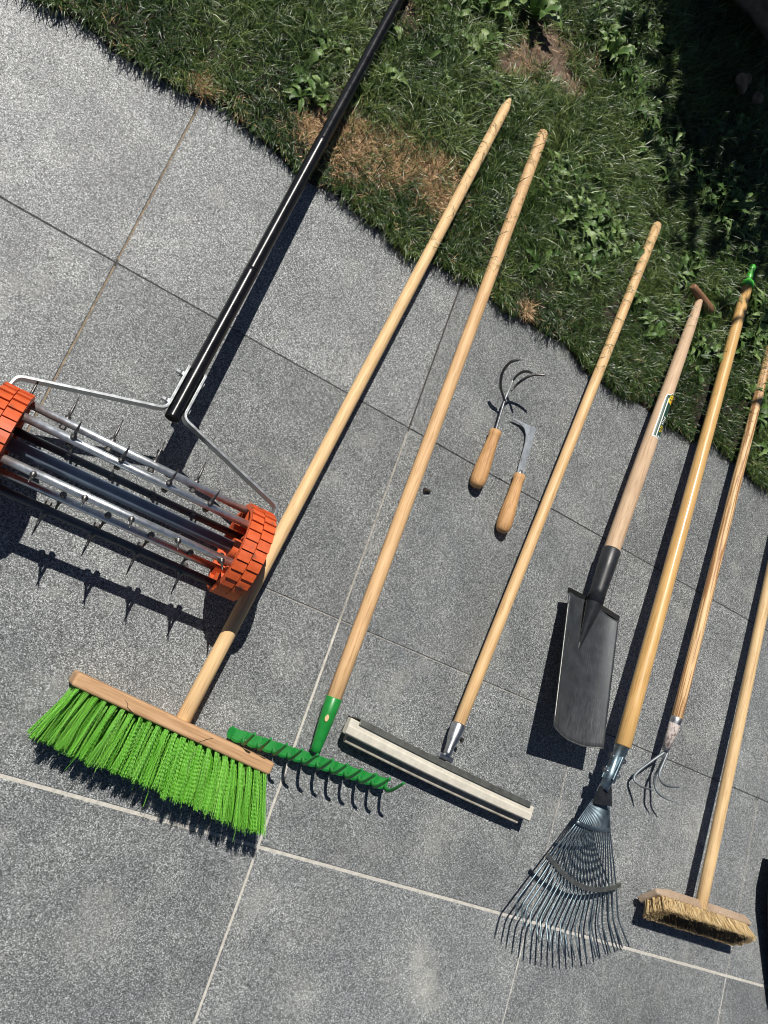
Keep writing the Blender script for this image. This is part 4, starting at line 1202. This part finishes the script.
def build_grass():
    x0, x1, yw = -.60, 1.95, 1.75
    n = GRASS_N
    def seen(P): return (P[:, 1] < 1.42 + .98 * (P[:, 0] + .35)) & (P[:, 0] < 1.92 - .26 * (P[:, 1] - 1.15))
    P = np.stack([rng.uniform(x0, x1, n), rng.uniform(1.10, 1.10 + yw, n)], 1)
    P = P[P[:, 1] > edge_np(P[:, 0]) + .004]
    # keep to what the camera neighbourhood can see
    P = P[seen(P)]
    dry = field(P, DRY, 5); bare = field(P, BARE, 9)
    patch = vnoise(P, 9, 31)
    keep = rng.random(len(P)) > np.clip(dry * .80 + bare * 1.1, 0, .985)
    keep &= rng.random(len(P)) < (.45 + .75 * patch) * (.55 + .8 * vnoise(P, 34, 52))
    P = P[keep]; patch = patch[keep]
    ed = P[:, 1] - edge_np(P[:, 0])
    tint = rng.normal(.38, .33, len(P)) + (patch - .5) * .6
    # tufts: neighbours lean the same way, long lush blades away from the paving, short olive ones along it
    az = vnoise(P, 26, 77) * 4 * np.pi + vnoise(P, 55, 78) * 2 * np.pi + rng.normal(0, .75, len(P))
    lush = np.clip((ed - .05) / .22, 0, 1) * (.45 + .9 * vnoise(P, 7, 41)) * (.7 + .6 * vnoise(P, 30, 42))
    wm0 = .80 + .75 * lush + .25 * rng.random(len(P))
    tint = tint + (lush - .5) * .15
    out = ed < .03                       # edge blades lean out over the slabs
    az = np.where(out & (rng.random(len(P)) < .75), rng.normal(-np.pi / 2, .7, len(P)), az)
    # some blades beside the handles arch over them
    dd, _ = handle_info(P); Lx = np.zeros(len(P))
    arch = (dd > .000) & (dd < .016) & (rng.random(len(P)) < .08)
    Lx[arch] = rng.uniform(.045, .085, arch.sum())
    e = .004
    gx = (handle_info(P + (e, 0))[0] - dd); gy = (handle_info(P + (0, e))[0] - dd)
    az = np.where(arch, np.arctan2(-gy, -gx) + rng.normal(0, .6, len(P)), az)
    # coarser blades out to a few metres around
    m = 420000
    Po = np.stack([rng.uniform(-2.2, 3.9, m), 1.13 + 3.6 * rng.random(m) ** 1.25], 1)
    Po = Po[(Po[:, 1] > edge_np(Po[:, 0]) + .004) & ~seen(Po)]; k = len(Po)
    wm = np.concatenate([wm0, np.full(k, 2.6)])
    P = np.concatenate([P, Po]); az = np.concatenate([az, rng.uniform(0, 6.28, k)]); tint = np.concatenate([tint, rng.normal(.4, .25, k)]); Lx = np.concatenate([Lx, np.zeros(k)])
    o = blades('grass', P, .028, .010, .0014, 15, 72, 80, M['grass'], az=az, tintf=tint, Lx=Lx, wmul=wm)
    tag(o, None, None, kind='stuff')
    # withered blades: the straw patches and some everywhere
    n2 = int(GRASS_N * .25)
    P2 = np.stack([rng.uniform(x0, x1, n2), rng.uniform(1.10, 1.10 + yw, n2)], 1)
    P2 = P2[P2[:, 1] > edge_np(P2[:, 0])]
    P2 = P2[seen(P2)]
    P3 = np.concatenate([np.array(c)[None] + rng.normal(0, r * .75, (int(r * r * q), 2)) for B_, q in ((DRY, 2200000), (BARE, 200000)) for c, r in B_]); P3 = P3[P3[:, 1] > edge_np(P3[:, 0]) + .004]
    P2 = np.concatenate([P2, P3])
    dry = field(P2, DRY, 5); bare = field(P2, BARE, 9)
    p = .10 + dry * 1.0 + bare * .55
    P2 = P2[rng.random(len(P2)) < p]
    o = blades('dry_grass', P2, .018, .008, .0013, 35, 88, 40, M['drygrass'], z0=.011)
    tag(o, None, None, kind='stuff')
GRASS_N = 860000
build_grass()

# ------------------------------------------------------------------ weeds
def leaf_rows(base, az, L, W, rise, droop, lobes, K=9):
    rows = []
    d = Vector((math.cos(az), math.sin(az), 0)); s = Vector((-math.sin(az), math.cos(az), 0)); up = Vector((0, 0, 1))
    roll = random.uniform(-.35, .35)
    for k in range(K + 1):
        t = k / K
        z = rise * math.sin(min(1, t * 1.15) * math.pi * .62) - droop * t * t
        c = base + d * (L * t * (1 - .12 * t)) + up * z
        w = W * (math.sin(math.pi * min(1, .06 + t * .94) ** .8)) ** .8 * .5 + .0008
        if lobes and 0 < k < K: w *= (1.12 if k % 2 else .62)
        cu = .22 * w
        rows.append([c - s * w + up * (cu - w * roll), c - up * .0006, c + s * w + up * (cu + w * roll)])
    return rows
def weed(px, py, label, n=7, L=.055, W=.02, lobes=False, group='broad-leaved weeds in the lawn', rise=.03, tint=None, name='weed', azs=None):
    w = at(px, py, .02); base = Vector((w.x, w.y, .012))
    m = MB(); T = []
    a0 = random.uniform(0, 6.28); n = int(n * 1.8); L *= .78; W *= .60
    for i in range(n):
        az = (a0 + 2 * math.pi * i / n + random.gauss(0, .3)) if azs is None else R3(azs[i % len(azs)] + random.gauss(0, 8))
        l = L * random.uniform(.5, 1.2)
        rows = leaf_rows(base + Vector((math.cos(az) * .004, math.sin(az) * .004, 0)), az, l, W * random.uniform(.75, 1.2), rise * random.uniform(.7, 1.3), .012 * random.random(), lobes)
        n0 = len(m.v); m.sheet(rows, .0004); tt = random.random() if tint is None else min(1, max(0, random.gauss(tint + .05, .25))); T += [tt] * (len(m.v) - n0)
    o = m.build(name, M['leaf'], fixn=False)
    a_ = o.data.attributes.new('tint', 'FLOAT', 'POINT'); a_.data.foreach_set('value', T)
    tag(o, label, 'weed', group)
weed(575, 222, 'broad weed rosette in the grass halfway between the rake and squeegee handle tips', 10, .085, .026, True, rise=.04, tint=.75)
weed(574, 247, 'single-leaved weed with one flat grey-green leaf under the large rosette', 3, .05, .028, tint=.9, rise=.02)
weed(392, 22, 'weed with long pale flat leaves right beside the black tube at the top edge', 3, .075, .020, tint=1.0, rise=.02, azs=[-50, -38, -62])
weed(530, 14, 'tall leafy weed with toothed leaves at the top edge above the bare soil', 9, .10, .034, True, rise=.06, tint=.7)
weed(488, 10, 'toothed weed at the top edge, midway between black tube and bare soil', 8, .075, .028, True, rise=.05, tint=.75)
weed(606, 55, 'bushy weed in the sunlit grass right of the bare soil patch', 9, .08, .022, True, rise=.05, tint=.6)
weed(316, 100, 'pale lobed weed in the grass just left of the black tube', 5, .042, .016, True, tint=.85)
weed(757, 318, 'weed with long leaves tucked against the green cap of the leaf rake', 7, .09, .022, False, tint=.65, rise=.04)
weed(728, 208, 'long-leaved weed in the grass above the spade grip, right of the squeegee tip', 8, .08, .020, False, rise=.05, tint=.5)

# low broad leaves tangled through the grass, beyond counting: ground cover
COVER = [(585, 215, .13, 230), (560, 180, .10, 90), (600, 245, .08, 110), (620, 60, .16, 200), (520, 20, .14, 170), (470, 12, .08, 70), (735, 215, .15, 220), (750, 330, .09, 150), (700, 350, .08, 70), (655, 130, .15, 150), (745, 140, .14, 120), (755, 410, .05, 70), (316, 100, .05, 12), (330, 60, .10, 30), (440, 60, .14, 45), (690, 270, .10, 90), (640, 300, .10, 40)]
def build_cover():
    m = MB(); T = []
    for (px, py, r, n) in COVER:
        c = at(px, py, .02)
        for k in range(n // 4):
            b = Vector((c.x + random.gauss(0, r * .55), c.y + random.gauss(0, r * .55), random.uniform(.012, .026)))
            if b.y < edge_y(b.x) + .02: continue
            bp = np.array([[b.x, b.y]])
            if field(bp, BARE, 9)[0] > .1 or field(bp, DRY, 5)[0] > .35: continue
            if any(abs(((b - a).cross((q - a).normalized())).z) < .022 and a.y - .02 < b.y < q.y + .12 for a, q, _ in AXES.values()): continue
            kind = random.random(); a0 = random.uniform(0, 6.28)
            for j in range(random.randint(3, 6)):
                az = a0 + random.gauss(0, 1.3)
                if kind < .45: rows = leaf_rows(b, az, random.uniform(.022, .050), random.uniform(.006, .012), random.uniform(.008, .028), .01 * random.random(), False, 6)
                elif kind < .75: rows = leaf_rows(b, az, random.uniform(.03, .065), random.uniform(.010, .018), random.uniform(.01, .03), .012 * random.random(), True, 8)
                else: rows = leaf_rows(b + Vector((random.gauss(0, .012), random.gauss(0, .012), .01)), az, random.uniform(.012, .022), random.uniform(.009, .015), .004, .003, False, 5)
                n0 = len(m.v); m.grid(rows, True); T += [min(1, max(0, random.gauss(.52, .28)))] * (len(m.v) - n0)
    o = m.build('weed_cover', M['leaf'], fixn=False)
    a_ = o.data.attributes.new('tint', 'FLOAT', 'POINT'); a_.data.foreach_set('value', T)
    tag(o, None, None, kind='stuff')
build_cover()

# clods and a stone in the shaded corner
def clod(px, py, r, label, name='soil_clod', mat='stone', seed=1, cat_='clod', z=.02):
    w = at(px, py, z); m = MB(); m.blob((w.x, w.y, z), r, seed, .45, 3)
    tag(m.build(name, M[mat]), label, cat_)
clod(742, 82, (.020, .024, .018), 'largest pale brown clod in the shade near the right edge', seed=4, z=.05)
clod(757, 98, (.014, .013, .012), 'smaller pale clod just below the largest clod in the shade', seed=6, z=.05)
clod(763, 3, (.10, .05, .06), 'rough grey brown stone at the very top right corner', 'stone', 'stone', 9, 'stone', .06)

# ------------------------------------------------------------------ shrub outside the frame whose shade falls on the lawn
def build_shrub():
    c = Vector((1.03, 2.88, 0))
    t = thing('shrub', 'leafy garden shrub standing beyond the top right corner, shading the lawn', 'shrub', c)
    m = MB(); up = Vector((0, 0, 1))
    ends = []
    for i in range(18):
        az = 6.28 * i / 18 + random.gauss(0, .2); l = random.uniform(.25, .55)
        p1 = c + Vector((math.cos(az) * .1, math.sin(az) * .1, .35)); p2 = c + Vector((math.cos(az) * l * 1.25 + .10, math.sin(az) * l - .10, random.uniform(.62, 1.2)))
        q = cat([c + Vector((math.cos(az) * .02, math.sin(az) * .02, -.01)), p1, p2], 5); k = len(q)
        m.tube(q, [.016 - .012 * j / (k - 1) for j in range(k)], 7); ends.append((p1, p2))
    m.build('branches', M['bark'], t)
    lf = MB(); T = []
    for i in range(7000):
        p1, p2 = random.choice(ends); s = random.uniform(.2, 1.1)
        b = p1.lerp(p2, s) + Vector((random.gauss(0, .11), random.gauss(0, .11), random.gauss(0, .10)))
        az = random.uniform(0, 6.28); d = Vector((math.cos(az), math.sin(az), random.uniform(-.5, .4))).normalized(); sd = d.cross(up).normalized()
        L, W = random.uniform(.05, .085), random.uniform(.016, .026)
        n0 = len(lf.v)
        lf.add([b, b + d * L * .45 + sd * W, b + d * L, b + d * L * .45 - sd * W], [(0, 1, 2, 3)])
        T += [random.random()] * (len(lf.v) - n0)
    o = lf.build('foliage', M['leaf'], t, fixn=False)
    a_ = o.data.attributes.new('tint', 'FLOAT', 'POINT'); a_.data.foreach_set('value', T)
build_shrub()

# ------------------------------------------------------------------ light, sky, camera
world = bpy.data.worlds.new('World'); SC.world = world; world.use_nodes = True
nt = world.node_tree; bg = nt.nodes['Background']
sky = nt.nodes.new('ShaderNodeTexSky'); sky.sky_type = 'NISHITA'; sky.sun_disc = False; sky.air_density = .55; sky.dust_density = .3; sky.ozone_density = .6
elev = math.asin(-SUN.z); sky.sun_elevation = elev
sky.sun_rotation = math.atan2(-SUN.x, -SUN.y)
nt.links.new(sky.outputs[0], bg.inputs[0]); bg.inputs[1].default_value = .05
sl = bpy.data.lights.new('sun', 'SUN'); sl.energy = 5.0; sl.angle = R3(.53); sl.color = (1, .955, .89)
so = bpy.data.objects.new('sun', sl); COL.objects.link(so); so.location = (-2, 3, 5)
so.rotation_euler = SUN.to_track_quat('-Z', 'Y').to_euler()

cd = bpy.data.cameras.new('camera'); co = bpy.data.objects.new('camera', cd); COL.objects.link(co)
rot = Matrix((AX, -AY, -AZ)).transposed()
co.matrix_world = Matrix.Translation(CAM) @ rot.to_4x4()
cd.sensor_fit = 'HORIZONTAL'; cd.sensor_width = 36; cd.lens = FPX / 768 * 36
cd.clip_start = .01; cd.clip_end = 300
SC.camera = co
SC.cycles.filter_width = 1.05
SC.view_settings.view_transform = 'Standard'; SC.view_settings.look = 'None'
SC.view_settings.exposure = .06; SC.view_settings.gamma = 1.0; SC.view_settings.use_curve_mapping = False
SC.render.resolution_x = 768; SC.render.resolution_y = 1024
for o in bpy.data.objects:
    if '_w' in o: del o['_w']
    if '_l' in o: del o['_l']
